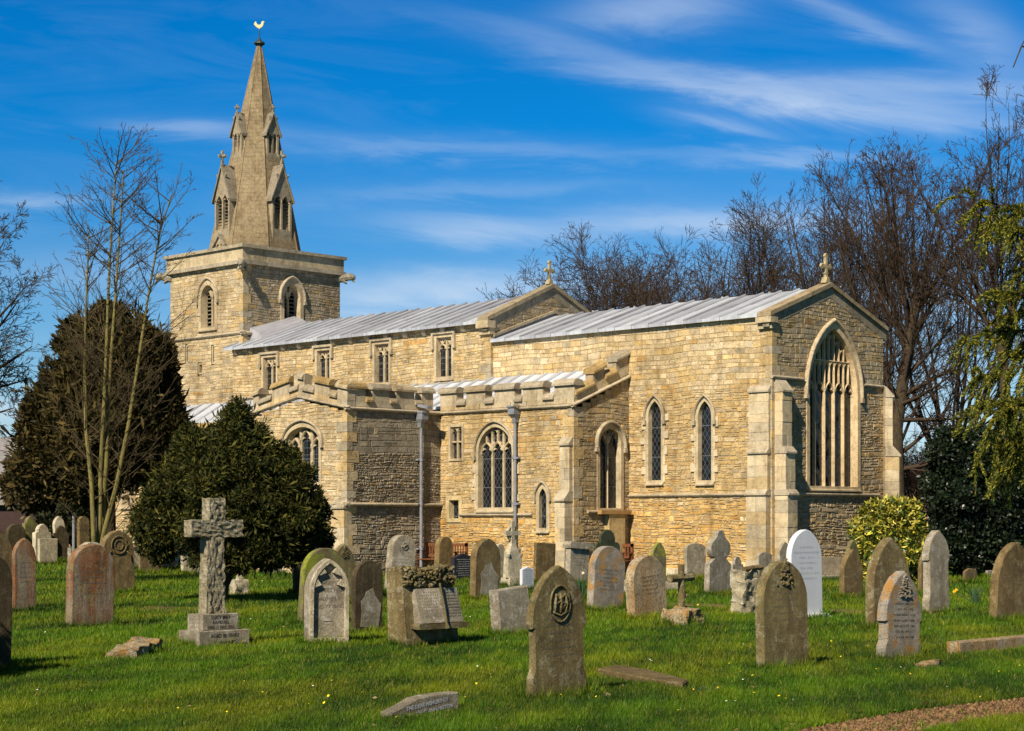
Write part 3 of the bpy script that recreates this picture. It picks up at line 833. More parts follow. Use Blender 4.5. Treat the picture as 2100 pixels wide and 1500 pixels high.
kb = MB(DRESS); kb.box(XCW - .42, XCW + .12, YV - .26, YV + .1, 7.70, 7.93); kb.box(XCW - .42, XCW + .08, YV - .12, YV + .1, 7.5, 7.695)
kb.build('kneeler', M['dressed'], church)
rake(church, fVG, [(YC - .05, 7.42), (YM, 8.40), (YN, 7.42)], .09, -.02, .12, lerp3(CAPT, GREY, .5), 'drip_mould')
finial_cross(church, XE - .14, YM, 8.42, .78)
finial_cross(church, XCW - .15, YM, 9.36, .72)
string_course(church, fC, XA + .02, XE - .5, 2.28, .12, .09)
string_course(church, fE_, YC + .3, YN - .3, 2.30, .12, .10)
string_course(church, fE_, YC - .05, EP(1646, 760, XE)[0], 5.52, .12, .09); string_course(church, fE_, EP(1769, 770, XE)[0], YN, 5.52, .12, .09)
string_course(church, fA, XT + .9, SP(1093, 1057, YA)[0], 1.72, .12, .09); string_course(church, fA, XT - .0, XA + .07, 4.84, .12, .10)
string_course(church, fTE, YT - .1, YA + .05, 4.84, .12, .10); string_course(church, fTE, YT - .12, YA, 2.02, .13, .13)
string_course(church, fT, XTW, XT + .12, 2.02, .13, .13)
string_course(church, fT, XTW - .1, xg + .01, 4.84, .12, .10, slope=.43); string_course(church, fT, xg, XT + .1, 5.27, .12, .10, slope=-.43)
string_course(church, fAE, YA - .1, YC, 4.84, .12, .10, slope=.97); string_course(church, fAE, YA + .55, YC, 1.80, .12, .09)
string_course(church, fV, XV, XCW, 6.02, .11, .10, lerp3(GREY, DRESS, .3))
string_course(church, fA, -58.5, XTW, 4.5, .14, .12)
pb = MB(lerp3(GREY, DRESS, .5)); pb.box(XE + .02, XE + .9, YC + .6, YN + .6, 0, .05); pb.build('drain_strip', simple_mat('concrete drain', (.30, .25, .20), .9, 0, .3, 8, .01), church)
# rusty ledge and pier below the aisle east window
lb = MB((.42, .25, .10)); u0, u1, z0 = pxE(XA, 1226, 1276, 1048); lb.fbox(fAE, u0 - .1, u1 + .15, z0 - .10, z0 + .02, 0, .24); lb.fbox(fAE, u0 + .28, u1 - .1, 0, z0 - .101, 0, .20, (.56, .42, .20))
lb.build('window_pier', M['dressed'], church)

# --- battlements
def frac(Y, x0, x1, lst, plane='S'):
    if plane == 'S': g = lambda x: SP(x, HZ, Y)[0]
    else: g = lambda x: EP(x, HZ, Y)[0]
    a, b = g(x0), g(x1); return [((g(p) - a) / (b - a), (g(q) - a) / (b - a)) for p, q in lst]
fr_ = lambda v: [(max(0, a), min(1, b)) for a, b in v]
parapet(church, fA, XT, 4.96, XA + .02, 4.96, fr_(frac(YA, 903, 1178, [(903, 936), (956, 995), (1014, 1055), (1072, 1114), (1137, 1178)])), .14, .38)
parapet(church, fTE, YT, 4.96, YA - .31, 4.96, fr_(frac(XT, 714, 903, [(714, 754), (769, 807), (822, 862), (878, 903)], 'E')), .14, .38)
parapet(church, fT, XTW, 4.96, xg, 5.39, [(0, .12), (.42, .80)], .16, .32); parapet(church, fT, xg, 5.39, XT + .02, 4.96, [(0.0, .08), (.33, .64), (.80, 1.0)], .16, .32)
mbp = MB(DRESS); mbp.fbox(fT, xg - .25, xg + .25, 5.5, 5.98, -.29, -.005); mbp.build('parapet_centre_stone', M['dressed'], church)
parapet(church, fAE, YA + .02, 4.97, YC - .02, 5.94, [(.34, .55), (.76, 1.0)], .22, .34)
parapet(church, fA, -58.5, 4.64, XTW, 4.64, [], .22, .2)

# --- roofs
lead_roof(church, None, XCW + .02, XE - .40, (YC - .11, 7.31), (YM, 8.30), 16, rng, name='chancel_roof')
lead_roof(church, None, XCW + .02, XE - .40, (YN + .16, 7.33), (YM, 8.30), 6, rng, name='chancel_roof')
lead_roof(church, None, XV - .25, XCW - .42, (YV - .22, 7.92), (YM, 9.05), 22, rng, name='nave_roof', base=(.36, .38, .42))
lead_roof(church, None, XV + .0, XCW - .42, (YN + .2, 7.95), (YM, 9.05), 6, rng, name='nave_roof')
lead_roof(church, None, XTW + .22, XA - .32, (YA + .32, 5.12), (YC - .02, 6.12), 16, rng, name='aisle_roof', base=(.62, .66, .72))
lead_roof(church, None, -58.4, XTW + .2, (YA + .32, 4.80), (YV - .02, 5.95), 18, rng, name='aisle_roof', base=(.5, .53, .58))
mb = MB((.4, .42, .46)); mb.face([(XTW + .2, YT + .3, 4.9), (xg, YT + .3, 5.25), (xg, YA + 1, 5.25), (XTW + .2, YA + 1, 4.9)]); mb.face([(xg, YT + .3, 5.25), (XT - .2, YT + .3, 4.9), (XT - .2, YA + 1, 4.9), (xg, YA + 1, 5.25)])
mb.build('transept_roof', M['lead'], church)
# lead flashing where the nave roof meets the tower
mb = MB((.32, .32, .35)); mb.hexa([(XV, YTW + .2, 8.25), (XV + .9, YTW + .2, 8.15), (XV + .9, YM, 9.0), (XV, YM, 9.0), (XV, YTW + .3, 8.75), (XV + .5, YTW + .4, 8.5), (XV + .5, YM, 9.2), (XV, YM, 9.35)])
mb.build('roof_flashing', M['lead'], church)
# corbels below the nave eaves
for i in range(15):
    cb = MB(lerp3(DRESS, GREY, .4)); u = XV + .25 + i * (XCW - XV - .5) / 14
    cb.extrude([(0, 7.88), (0, 7.68), (.06, 7.66), (.15, 7.76), (.17, 7.88)], lambda a, b, n, u=u: fV(u + n, b, a), -.09, .09)
    cb.build('corbel', M['dressed'], church)

# --- buttresses
buttress(church, fC, XE - .72, XE - .03, [(2.30, .24), (3.45, .17), (5.15, .11)], rng)
buttress(church, fE_, YC + .10, YC + .55, [(2.30, .46), (3.45, .39), (5.15, .28)], rng)
fD = lambda u, z, n=0.0: (XE + n * .7071 - u * .7071, YN + n * .7071 + u * .7071, z)     # diagonal buttress of the north-east corner
buttress(church, fD, -.28, .28, [(3.5, .42), (5.25, .22)], rng)
buttress(church, fA, XA - .42, XA - .03, [(2.15, .36), (3.75, .16)], rng)
buttress(church, fT, XT - .55, XT + .03, [(1.95, .14)], rng)

# --- rainwater pipes
def downpipe(fr, u, z0, z1, spout=False):
    mb = MB((1, 1, 1)); p = lambda z, n=.12: fr(u, z, n)
    mb.tube([p(z0), p(z1)], .046, 10)
    z = z0 + .7
    while z < z1:
        mb.tube([p(z), p(z + .09)], .062, 10); mb.fbox(fr, u - .13, u + .13, z + .02, z + .07, .0, .13); z += 1.35
    o = mb.build('downpipe', M['iron'], church)
    h = MB((1, 1, 1)); w = .125
    prof = [(w * .45, z1 - .02), (w * .6, z1 + .12), (w, z1 + .22), (w, z1 + .40), (w * 1.15, z1 + .42), (w * 1.15, z1 + .48)]
    for (a, b), (c, d) in zip(prof[:-1], prof[1:]):
        h.hexa([fr(u - a, b, .03), fr(u + a, b, .03), fr(u + a, b, .05 + 2 * a), fr(u - a, b, .05 + 2 * a), fr(u - c, d, .03), fr(u + c, d, .03), fr(u + c, d, .05 + 2 * c), fr(u - c, d, .05 + 2 * c)])
    if spout: h.hexa([fr(u - .1, z1 + .62, 0), fr(u + .1, z1 + .62, 0), fr(u + .1, z1 + .52, .5), fr(u - .1, z1 + .52, .5), fr(u - .1, z1 + .70, 0), fr(u + .1, z1 + .70, 0), fr(u + .1, z1 + .60, .5), fr(u - .1, z1 + .60, .5)])
    h.build('hopper', M['iron'], o)
    return o
downpipe(fTE, EP(858, HZ, XT)[0], 0.0, EP(858, 876, XT)[1], True)
downpipe(fA, SP(1062, HZ, YA)[0], 0.0, SP(1062, 866, YA)[1])
gb = MB(lerp3(GREY, DRESS, .3)); u = SP(1066, HZ, YA)[0]
gb.tube([fA(u, 4.90, -.05), fA(u, 4.93, .16), fA(u + .02, 5.0, .34)], [.09, .10, .06], 7); gb.build('gargoyle', M['coping'], church)

# --- tower
tower_mb = MB(); palT = palette(4.5, 1.6, .2, 2.4, 1.2, .94); palTT_shade = palette(2.2, 1.0, .3, 4.0, .4, .84)  # second palette is the shaded copy for the tower's east face
rowsT = lambda z: (.122, 2.0, .4)
stone_wall(tower_mb, FS(YTW - .07), [(TX0 - .1, 0), (XV + .07, 0), (XV + .07, 8.5), (TX0 - .1, 8.5)], [[(p[0], p[1]) for p in h] for h in holes['TS']], rowsT, palT, rng)
stone_wall(tower_mb, fTS, [(TX0, 8.5), (XV, 8.5), (XV, 11.2), (TX0, 11.2)], holes['TS'], rowsT, palT, rng)
stone_wall(tower_mb, fTT, [(YTW, 7.6), (TY1, 7.6), (TY1, 11.2), (YTW, 11.2)], holes['TT'], rowsT, palTT_shade, rng, mortar=(.26, .205, .13))  # darker mortar goes with the shade painted into this face
quoins(tower_mb, fTS, XV, fTT, YTW, 8.62, 11.18, rng, lerp3(DRESS, GREY, .3))
quoins(tower_mb, FS(YTW - .07), XV + .07, fTT, YTW - .07, 7.6, 8.48, rng, lerp3(DRESS, GREY, .3))
tower = tower_mb.build('tower', M['rubble'], church)
string_course(tower, FS(YTW - .05), TX0 - .2, XV + .18, 8.48, .15, .12); string_course(tower, FE(XV + .05), YTW - .17, TY1 + .1, 8.48, .15, .12)
cm = MB(lerp3(DRESS, GREY, .4)); o = .12
def band(z0, z1, o, t):
    for (x0, x1, y0, y1) in ((TX0 - o, XV + o, YTW - o, YTW + .4), (TX0 - o, XV + o, TY1 - .4, TY1 + o), (XV - .4, XV + o, YTW + .401, TY1 - .401), (TX0 - o, TX0 + .4, YTW + .401, TY1 - .401)):
        L = max(x1 - x0, y1 - y0); k = 6
        for i in range(k):
            tt = jit(t, .86, 1.1)
            if x1 - x0 > y1 - y0: cm.box(x0 + (x1 - x0) * i / k + .002, x0 + (x1 - x0) * (i + 1) / k - .002, y0, y1, z0, z1, tt)
            else: cm.box(x0, x1, y0 + (y1 - y0) * i / k + .002, y0 + (y1 - y0) * (i + 1) / k - .002, z0, z1, tt)
band(11.10, 11.24, .17, lerp3(GREY, DRESS, .3)); band(11.241, 11.70, .11, DRESS); band(11.701, 11.82, .20, lerp3(GREY, DRESS, .4))
cm.build('cornice', M['coping'], tower)
dk = MB((.4, .4, .42)); dk.box(TX0 + .3, XV - .3, YTW + .3, TY1 - .3, 11.2, 11.3); dk.build('tower_roof', M['lead'], tower)
def gargoyle(x, y, dx, dy, z, L=.62):
    mb = MB(lerp3(GREY, (.25, .23, .15), .5)); d = Vector((dx, dy, 0)).normalized()
    P = lambda t, h: tuple(Vector((x, y, z + h)) + d * t)
    mb.tube([P(-.2, 0), P(0, 0), P(L * .35, .03), P(L * .6, .05), P(L * .72, .07), P(L * .9, .04), P(L, -.03)], [.16, .17, .15, .12, .15, .12, .05], 8)
    s = d.cross(Vector((0, 0, 1)))
    for k in (-1, 1):
        a = Vector(P(L * .70, .18)) + s * (.09 * k); mb.tube([tuple(a - Vector((0, 0, .06))), tuple(a + Vector((0, 0, .06)) - d * .05)], [.05, .015], 5)
        a = Vector(P(L * .25, -.08)) + s * (.13 * k); mb.tube([tuple(a), tuple(a + d * .14 - Vector((0, 0, .10)))], [.06, .03], 5)
    mb.tube([P(L * .85, -.06), P(L * 1.0, -.13)], [.05, .03], 5)
    mb.build('gargoyle', M['coping'], tower)
gargoyle(XV + .1, YTW - .1, .7, -.72, 11.0, .55); gargoyle(XV, TY1 - .05, .75, .75, 10.98, .62); gargoyle(TX0, YTW + .05, -.75, -.75, 10.98, .62)

# --- spire
SX, SY, Z0, ZT = (TX0 + XV) / 2, (YTW + TY1) / 2, 11.25, 20.05
LX, LY = .10, .12
def apo(z): return .075 + 1.66 * (ZT - z) / (ZT - 11.75)
SPT = tuple(c * .60 for c in lerp3(GREY, GOLD, .38)); mb = MB(SPT); st = []
NZ = 30
for i in range(NZ + 1):
    z = Z0 + (ZT - Z0) * i / NZ; k = (z - Z0) / (ZT - Z0); r_ = apo(z) / math.cos(math.pi / 8)
    st.append([(SX + LX * k + r_ * math.cos(math.pi / 8 + j * math.pi / 4), SY + LY * k + r_ * math.sin(math.pi / 8 + j * math.pi / 4), z) for j in range(8)])
for i in range(NZ):
    for j in range(8):
        q = (j + 1) % 8; t = jit(SPT, .93, 1.07)
        mb.face([st[i][j], st[i][q], st[i + 1][q], st[i + 1][j]], t)
mb.face(st[-1])
spire = mb.build('spire', M['spire'], church)
rb = MB(SPT)                # arrises
for j in range(8): rb.tube([st[0][j], st[-1][j]], [.028, .018], 5)
rb.build('arris_roll', M['dressed'], spire)
def lucarne(side, n, hw, z0, ze, za, lights=2, crosses=True):
    k = (z0 - Z0) / (ZT - Z0); cx, cy = SX + LX * k, SY + LY * k
    fr = (lambda u, z, m: (cx + u, cy - m, z)) if side == 'S' else (lambda u, z, m: (cx + m, cy + u, z))
    mb = MB(tuple(c * .72 for c in lerp3(DRESS, GREY, .4))); t2 = .08
    mb.fbox(fr, -hw, -hw + t2, z0 - .5, ze, .1, n); mb.fbox(fr, hw - t2, hw, z0 - .5, ze, .1, n)
    mb.extrude([(-hw, z0 - .5), (hw, z0 - .5), (hw - t2, z0), (-hw + t2, z0)], fr, .1, n - .004)
    h = ze - z0
    # gable with two lights and an eye
    zsp = ze - .12
    mb.fbox(fr, -.035, .035, z0, zsp + .05, n - .16, n - .02)
    lw = hw - t2
    for s in (-1, 1):
        a, b = (0.0, lw) if s > 0 else (-lw, 0.0)
        light_head(mb, fr, a, b, zsp, zsp + lw * .75, 0, .05, n - .16, n - .01, lerp3(DRESS, GREY, .3), cusp=True)
    zc = zsp + lw * .95
    mb.extrude([(-hw, ze), (-lw, zsp), (-lw * .5, zsp + lw * .75), (0, zsp + .08), (lw * .5, zsp + lw * .75), (lw, zsp), (hw, ze), (0, za)], fr, n - .16, n)
    fw = MB(tuple(c * .62 for c in lerp3(GREY, DRESS, .3))); e = .10   # steep stone roof
    for s in (-1, 1):
        fw.hexa([fr(s * (hw + e), ze - .12, .2), fr(s * (hw + e), ze - .12, n + .07), fr(0, za + .02, n + .07), fr(0, za + .02, .2),
                 fr(s * (hw + e), ze - .02, .2), fr(s * (hw + e), ze - .02, n + .07), fr(0, za + .14, n + .07), fr(0, za + .14, .2)])
    luc = mb.build('lucarne', M['dressed'], spire)
    fw.build('roof', M['coping'], luc)
    vb = MB(); vb.extrude([(-lw, z0), (lw, z0), (lw, zsp), (0, za - .35), (-lw, zsp)], fr, .15, n - .30); vb.build('dark_opening', M['void'], luc)
    lv = MB((.3, .27, .2)); z = z0 + .06
    while z < zsp + .05:
        lv.hexa([fr(-lw, z, n - .10), fr(lw, z, n - .10), fr(lw, z + .06, n - .24), fr(-lw, z + .06, n - .24), fr(-lw, z + .02, n - .09), fr(lw, z + .02, n - .09), fr(lw, z + .08, n - .24), fr(-lw, z + .08, n - .24)]); z += .13
    lv.build('louvre', M['louvre'], luc)
    if crosses:
        c = MB(lerp3(GREY, (.2, .18, .12), .4)); s = hw * .9
        def cross(nn, zz, s):
            c.fbox(fr, -s * .10, s * .10, zz, zz + s * 1.35, nn - s * .10, nn + s * .10)
            c.fbox(fr, -s * .5, s * .5, zz + s * .78, zz + s * .95, nn - s * .09, nn + s * .09)
            c.fbox(fr, -s * .09, s * .09, zz + s * .77, zz + s * .96, nn - s * .45, nn + s * .45)
        cross(n - .02, za + .10, s); cross(n - .02, za - .02, s * .3)
        c.build('finial_cross', M['coping'], luc); 
        for q in (-1, 1):                     # small crockets beside the ridge
            c = MB(lerp3(GREY, (.2, .18, .12), .4)); c.tube([fr(q * hw * .42, za - (za - ze) * .42 + .14, n), fr(q * hw * .62, za - (za - ze) * .42 + .26, n + .03)], [.06, .04], 5)
            c.build('crocket', M['coping'], luc)
for s in ('S', 'E'):
    lucarne(s, 1.62, .46, 12.70, 13.85, 15.05); lucarne(s, .98, .28, 15.70, 16.45, 17.15)
lucarne('S', 1.72, .30, 11.92, 12.12, 12.40, crosses=False)
wc = MB((1, 1, 1)); tx, ty = SX + LX, SY + LY
wc.lathe(tx, ty, [(.05, ZT - .1), (.14, ZT - .02), (.22, ZT + .03), (.20, ZT + .10), (.10, ZT + .15), (.06, ZT + .22), (.02, ZT + .30)], 10)
wc.tube([(tx, ty, ZT + .2), (tx, ty, ZT + .62)], .018, 6)
wcap = wc.build('weathercock_stand', M['darkmetal'], spire)
ck = MB((1, 1, 1)); CS = .32                   # the cock faces along the wind, seen side on
out = [(-.50, .62), (-.40, .88), (-.30, .98), (-.28, .80), (-.18, .58), (.0, .52), (.16, .62), (.20, .86), (.30, 1.0), (.42, .96), (.52, .84), (.40, .86), (.38, .62), (.30, .36), (.12, .16), (.03, .12), (.02, 0), (-.02, 0), (-.03, .12), (-.18, .2), (-.34, .36)]
frk = lambda u, z, n: (tx + RX * u - DX * n, ty + RY * u - DY * n, ZT + .60 + z)
ck.extrude([(u * CS * 1.3, z * CS) for u, z in out][::-1], frk, -.02, .02); ck.build('weathercock', M['gold'], spire)
# ------------------------------------------------------------------ ground
def ground_mat():
    m, T, b = new_mat('turf soil'); p = geo_pos(T)
    a = T.noise(p, .35, 5, .6); f = T.noise(p, 14, 6, .75); g = T.noise(p, 70, 4, .8)
    c = T.ramp(a, [(.3, (.022, .050, .004)), (.55, (.034, .072, .006)), (.75, (.050, .080, .010))])
    c = T.mix(1.0, c, T.ramp(f, [(.3, .6), (.7, 1.35)]), 'MULTIPLY'); c = T.mix(1.0, c, T.ramp(g, [(.3, .55), (.7, 1.5)]), 'MULTIPLY')
    T.L(c, b.inputs['Base Color']); b.inputs['Roughness'].default_value = 1.0; b.inputs['Specular IOR Level'].default_value = .1
    T.L(T.bump(T.m('ADD', f, g), 1.0, .05), b.inputs['Normal']); return m
gm = ground_mat()
gb = MB(); gb.face([(-900, -300, 0), (500, -300, 0), (500, 1200, 0), (-900, 1200, 0)])
tag(gb.build('ground', gm), kind='structure')

PATH = [GP(x, y)[:2] for x, y in ((1640, 1500), (1740, 1482), (1850, 1463), (1960, 1449), (2130, 1430), (2130, 1468), (2020, 1484), (1900, 1506), (1800, 1540), (1600, 1530))]
def in_poly(P, xs, ys):
    ins = np.zeros(len(xs), bool); n = len(P)
    for i in range(n):
        (x0, y0), (x1, y1) = P[i], P[(i + 1) % n]
        c = ((y0 > ys) != (y1 > ys)); t = np.where(c, (ys - y0) / (y1 - y0 + 1e-12), 0)
        ins ^= c & (xs < x0 + t * (x1 - x0))
    return ins
pm, T, b = new_mat('gravel path'); p = geo_pos(T)
v = T.n('ShaderNodeTexVoronoi'); v.inputs['Scale'].default_value = 38; T.L(p, v.inputs['Vector'])
c = T.mix(1.0, T.ramp(T.noise(p, 2.5, 5, .7), [(.3, (.05, .027, .012)), (.6, (.10, .058, .028)), (.8, (.16, .10, .055))]), T.ramp(T.sep(v.outputs['Color'])[0], [(0, .45), (1, 1.5)]), 'MULTIPLY')
T.L(c, b.inputs['Base Color']); b.inputs['Roughness'].default_value = .95; T.L(T.bump(v.outputs['Distance'], 1.0, .03), b.inputs['Normal'])
pbm = MB(); pbm.face([(x, y, .004) for x, y in PATH][::-1])
tag(pbm.build('path', pm), kind='structure')
gr = np.random.default_rng(4)
N = 60000
uu = gr.uniform(1560, 2130, N); yy = gr.uniform(1420, 1520, N); D = F * EYE / (yy - HZ); U = (uu - 1050) / F
gx, gy = D * (DX + RX * U), D * (DY + RY * U); k = in_poly(PATH, gx, gy) & (gr.random(N) < .35); gx, gy = gx[k], gy[k]; n = len(gx)
s = gr.uniform(.005, .018, n) * (1 + (gr.random(n) < .06)); tet = np.array([(1, 0, 0), (-.5, .87, 0), (-.5, -.87, 0), (.1, .1, .9)])
rot = gr.uniform(0, 6.28, n); cr, sr = np.cos(rot), np.sin(rot)
V = np.stack([tet[None, :, 0] * cr[:, None] - tet[None, :, 1] * sr[:, None], tet[None, :, 0] * sr[:, None] + tet[None, :, 1] * cr[:, None], np.repeat(tet[None, :, 2], n, 0)], 2) * s[:, None, None]
V += np.stack([gx, gy, np.full(n, .006)], 1)[:, None, :]
fa = (np.arange(n)[:, None, None] * 4 + np.array([(0, 1, 3), (1, 2, 3), (2, 0, 3)])[None]).reshape(-1, 3)
tc = np.array([.115, .066, .032])[None] * gr.uniform(.3, 2.6, (n, 1)) * gr.uniform(.96, 1.04, (n, 3))
M['tint'] = simple_mat('loose small things', None, .9, 0, .2, 30, tint=True, spec=.2)
tag(np_mesh('gravel', V.reshape(-1, 3), fa, np.repeat(tc, 4, 0), M['tint']), 'loose brown gravel on the path at lower right', 'gravel', kind='stuff')

# ------------------------------------------------------------------ gravestones
def grave_mat(name, base, stain=(.08, .06, .03), sa=.6, lichen=(.45, .42, .32), la=.4, lscale=7.0, top=None, ta=0.0, dark=.5, rough=.92, fine=60, bumpd=.022, fc=1.0):
    m, T, b = new_mat(name); p0 = obj_pos(T); info = T.n('ShaderNodeObjectInfo').outputs['Random']
    p = T.vm('ADD', p0, T.comb(T.m('MULTIPLY', info, 37.0), T.m('MULTIPLY', info, 91.0), 0.0)); x, y, z = T.sep(p); z0 = T.sep(p0)[2]
    n1 = T.noise(p, 3.0, 6, .7); n2 = T.noise(p, fine, 4, .8); n3 = T.noise(p, lscale, 6, .75, .4)
    st = T.noise(T.comb(T.m('MULTIPLY', x, 6.0), T.m('MULTIPLY', y, 9.0), T.m('MULTIPLY', z, .8)), 1.0, 6, .7)
    c = T.mix(T.ramp(n1, [(.35, 0), (.65, 1)]), rgb(tuple(k * (1 - .38 * fc) for k in base)), rgb(tuple(k * (1 + .32 * fc) for k in base)))
    c = T.mix(T.m('MULTIPLY', T.ramp(st, [(.45, 0), (.62, 1)]), min(1, sa * 1.3)), c, rgb(stain))
    c = T.mix(T.m('MULTIPLY', T.ramp(n3, [(.53, 0), (.59, 1)]), min(1, la * 1.5)), c, rgb(lichen))
    if top:
        g = T.m('ADD', T.m('MULTIPLY', z0, 1.6), T.m('MULTIPLY', T.m('SUBTRACT', n1, .5), 2.2))
        c = T.mix(T.m('MULTIPLY', T.ramp(g, [(.95, 0), (1.0, 1)]) if ta < 0 else T.ramp(T.noise(p, 4.0, 5, .7), [(.52, 0), (.60, 1)]), abs(ta)), c, rgb(top))
    lo = T.m('MULTIPLY', T.m('SUBTRACT', 1.0, T.m('MULTIPLY', z0, 3.5), clamp=True), dark)
    c = T.mix(T.m('MULTIPLY', lo, n1), c, (.07, .075, .02, 1))      # algae and soil splash
    c = T.mix(1.0, c, T.ramp(n2, [(.28, 1 - .55 * fc), (.5, 1), (.72, 1 + .6 * fc)]), 'MULTIPLY')
    T.L(c, b.inputs['Base Color']); b.inputs['Roughness'].default_value = rough; b.inputs['Specular IOR Level'].default_value = .2
    T.L(T.bump(T.m('ADD', T.m('ADD', n2, n1), n3), 1.0, bumpd), b.inputs['Normal']); return m
G = {
 'olive': grave_mat('olive lichened limestone', (.205, .165, .072), (.12, .07, .03), .55, (.42, .38, .25), .3),
 'brown': grave_mat('brown sandstone', (.20, .14, .060), (.10, .06, .025), .5, (.33, .28, .15), .3),
 'red': grave_mat('red stained stone', (.22, .095, .038), (.30, .33, .27), .4, (.36, .36, .16), .22, 5, dark=.8),
 'grey': grave_mat('grey limestone', (.33, .285, .205), (.22, .18, .12), .4, (.52, .49, .42), .4),
 'greyorange': grave_mat('grey stone with orange lichen', (.31, .27, .215), (.20, .17, .12), .4, (.45, .42, .35), .3, top=(.46, .22, .03), ta=.75),
 'pale': grave_mat('pale limestone', (.52, .45, .31), (.27, .21, .12), .4, (.64, .60, .47), .5),
 'orange': grave_mat('speckled lichen stone', (.44, .36, .24), (.40, .21, .05), .75, (.20, .12, .05), .6, 22),
 'dark': grave_mat('dark weathered stone', (.085, .062, .032), (.05, .04, .02), .6, (.2, .17, .1), .2),
 'green': grave_mat('dark green slate', (.055, .065, .038), (.03, .035, .02), .5, (.12, .13, .08), .2),
 'moss': grave_mat('mossy stone', (.20, .17, .08), (.10, .09, .04), .4, (.24, .27, .03), .9, 3.0),
 'white': grave_mat('white marble', (.60, .62, .65), (.52, .53, .57), .3, (.6, .6, .62), .1, dark=.05, rough=.6, bumpd=.001, fc=.08),
 'black': grave_mat('polished dark granite', (.028, .028, .034), (.02, .02, .025), .3, (.05, .05, .06), .3, 30, dark=.1, rough=.25, bumpd=.001, fc=.3),
}
MARK = {'dark': simple_mat('weathered letters', (.05, .042, .03), .9), 'light': simple_mat('pale letters', (.62, .62, .58), .8), 'mid': simple_mat('worn letters', (.16, .14, .10), .9),
        'white': simple_mat('silver letters', (.50, .50, .53), .7), 'shade': simple_mat('soft cut letters', (.40, .41, .45), .8)}

def outline(shape, w, h):
    a = w / 2; B = -.12
    if shape == 'gothic': return archpoly(-a, a, B, h - min(w * .80, h * .6), h, 9)
    if shape == 'lowgothic': return archpoly(-a, a, B, h - min(w * .56, h * .6), h, 9)
    if shape == 'round': return archpoly(-a, a, B, h - w * .49, h, 9)
    if shape == 'segment': return archpoly(-a, a, B, h - w * .18, h, 8)
    if shape == 'bowed': return archpoly(-a, a, B, h - w * .34, h, 9)
    if shape == 'rect': return rectpoly(-a, a, B, h)
    if shape == 'peaked': return [(-a, B), (a, B), (a, h - w * .16), (0, h), (-a, h - w * .16)]
    if shape == 'notched':                  # shouldered: the arched head oversails the shaft, which spreads again at the foot
        hs = h - w * .80; r, l = archpts(-a, a, hs + .06, h, 9); b = a * .90
        return [(-a, B), (a, B), (a, h * .17), (b, h * .23), (b, hs), (a, hs + .02)] + r + l + [(-a, hs + .02), (-b, hs), (-b, h * .23), (-a, h * .17)]
    if shape == 'ogee':
        pts = [(a, B), (a, h * .62)]
        for i in range(1, 9):
            t = i / 8; pts.append((a * (1 - t) * (1 - .25 * math.sin(t * math.pi)) + .0, h * .62 + h * .38 * (t ** .75 if t < .6 else .68 + (t - .6) * .8)))
        pts[-1] = (0, h); return [(-p[0], p[1]) for p in pts[:1]] + pts + [(-p[0], p[1]) for p in pts[1:-1]][::-1]
    if shape == 'shoulders':                # round head between small shoulders
        c = a * .66; s = h - w * .42; r, l = archpts(-c, c, s, h, 8)
        return [(-a, B), (a, B), (a, s - w * .10), (a * .93, s - w * .02), (c, s)] + r[1:] + l[:-1] + [(-c, s), (-a * .93, s - w * .02), (-a, s - w * .10)]
    if shape == 'disc':                     # trefoil head on a waisted shaft
        def arc(cx, cz, r_, a0, a1, n=7): return [(cx + r_ * math.cos(R(a0 + (a1 - a0) * i / n)), cz + r_ * math.sin(R(a0 + (a1 - a0) * i / n))) for i in range(n + 1)]
        q = w * .30
        return [(-a, B), (a, B), (a, h * .48), (a * .62, h * .54), (a * .40, h * .60)] + arc(w * .20, h * .71, q * .86, -70, 62) + arc(0, h - q * .62, q * .62, 0, 180) + arc(-w * .20, h * .71, q * .86, 118, 250) + [(-a * .40, h * .60), (-a * .62, h * .54), (-a, h * .48)]
    if shape == 'trefoil':
        def arc(cx, cz, r_, a0, a1, n=6): return [(cx + r_ * math.cos(R(a0 + (a1 - a0) * i / n)), cz + r_ * math.sin(R(a0 + (a1 - a0) * i / n))) for i in range(n + 1)]
        return [(-a, B), (a, B), (a, h * .62)] + arc(a * .70, h * .66, a * .30, 0, 110) + arc(0, h - a * .62, a * .62, 10, 170) + arc(-a * .70, h * .66, a * .30, 70, 180) + [(-a, h * .62)]
    if shape == 'low':                      # low stone with a swept top
        return [(-a, B), (a, B), (a, h * .88), (a * .55, h * .95), (a * .1, h), (-a * .25, h * .93), (-a * .6, h * .74), (-a, h * .52)]
    return rectpoly(-a, a, B, h)

frL = lambda u, z, n=0.0: (n, u, z)
def text_mesh(name, lines, size, parent, mat, z, lead, n=.0015, shear=0.0, rot=None, u=0.0):
    V, Fc = [], []
    for i, s in enumerate(lines):
        cu = bpy.data.curves.new('lettering', 'FONT'); cu.body = s; cu.size = size if not isinstance(size, (list, tuple)) else size[i]; cu.align_x = 'CENTER'; cu.offset = .004 * cu.size * 4; cu.resolution_u = 2
        o = bpy.data.objects.new('lettering', cu); COL.objects.link(o)
        dg = bpy.context.evaluated_depsgraph_get(); me = bpy.data.meshes.new_from_object(o.evaluated_get(dg))
        k = len(V)
        V += [(n, v.co.x + u, z - lead * i + v.co.y + shear * v.co.x) for v in me.vertices]; Fc += [[k + q for q in f.vertices] for f in me.polygons]
        bpy.data.objects.remove(o); bpy.data.curves.remove(cu); bpy.data.meshes.remove(me)
    me = bpy.data.meshes.new(name); me.from_pydata(V, [], Fc); me.update(); me.materials.append(mat)
    return put(bpy.data.objects.new(name, me), parent)
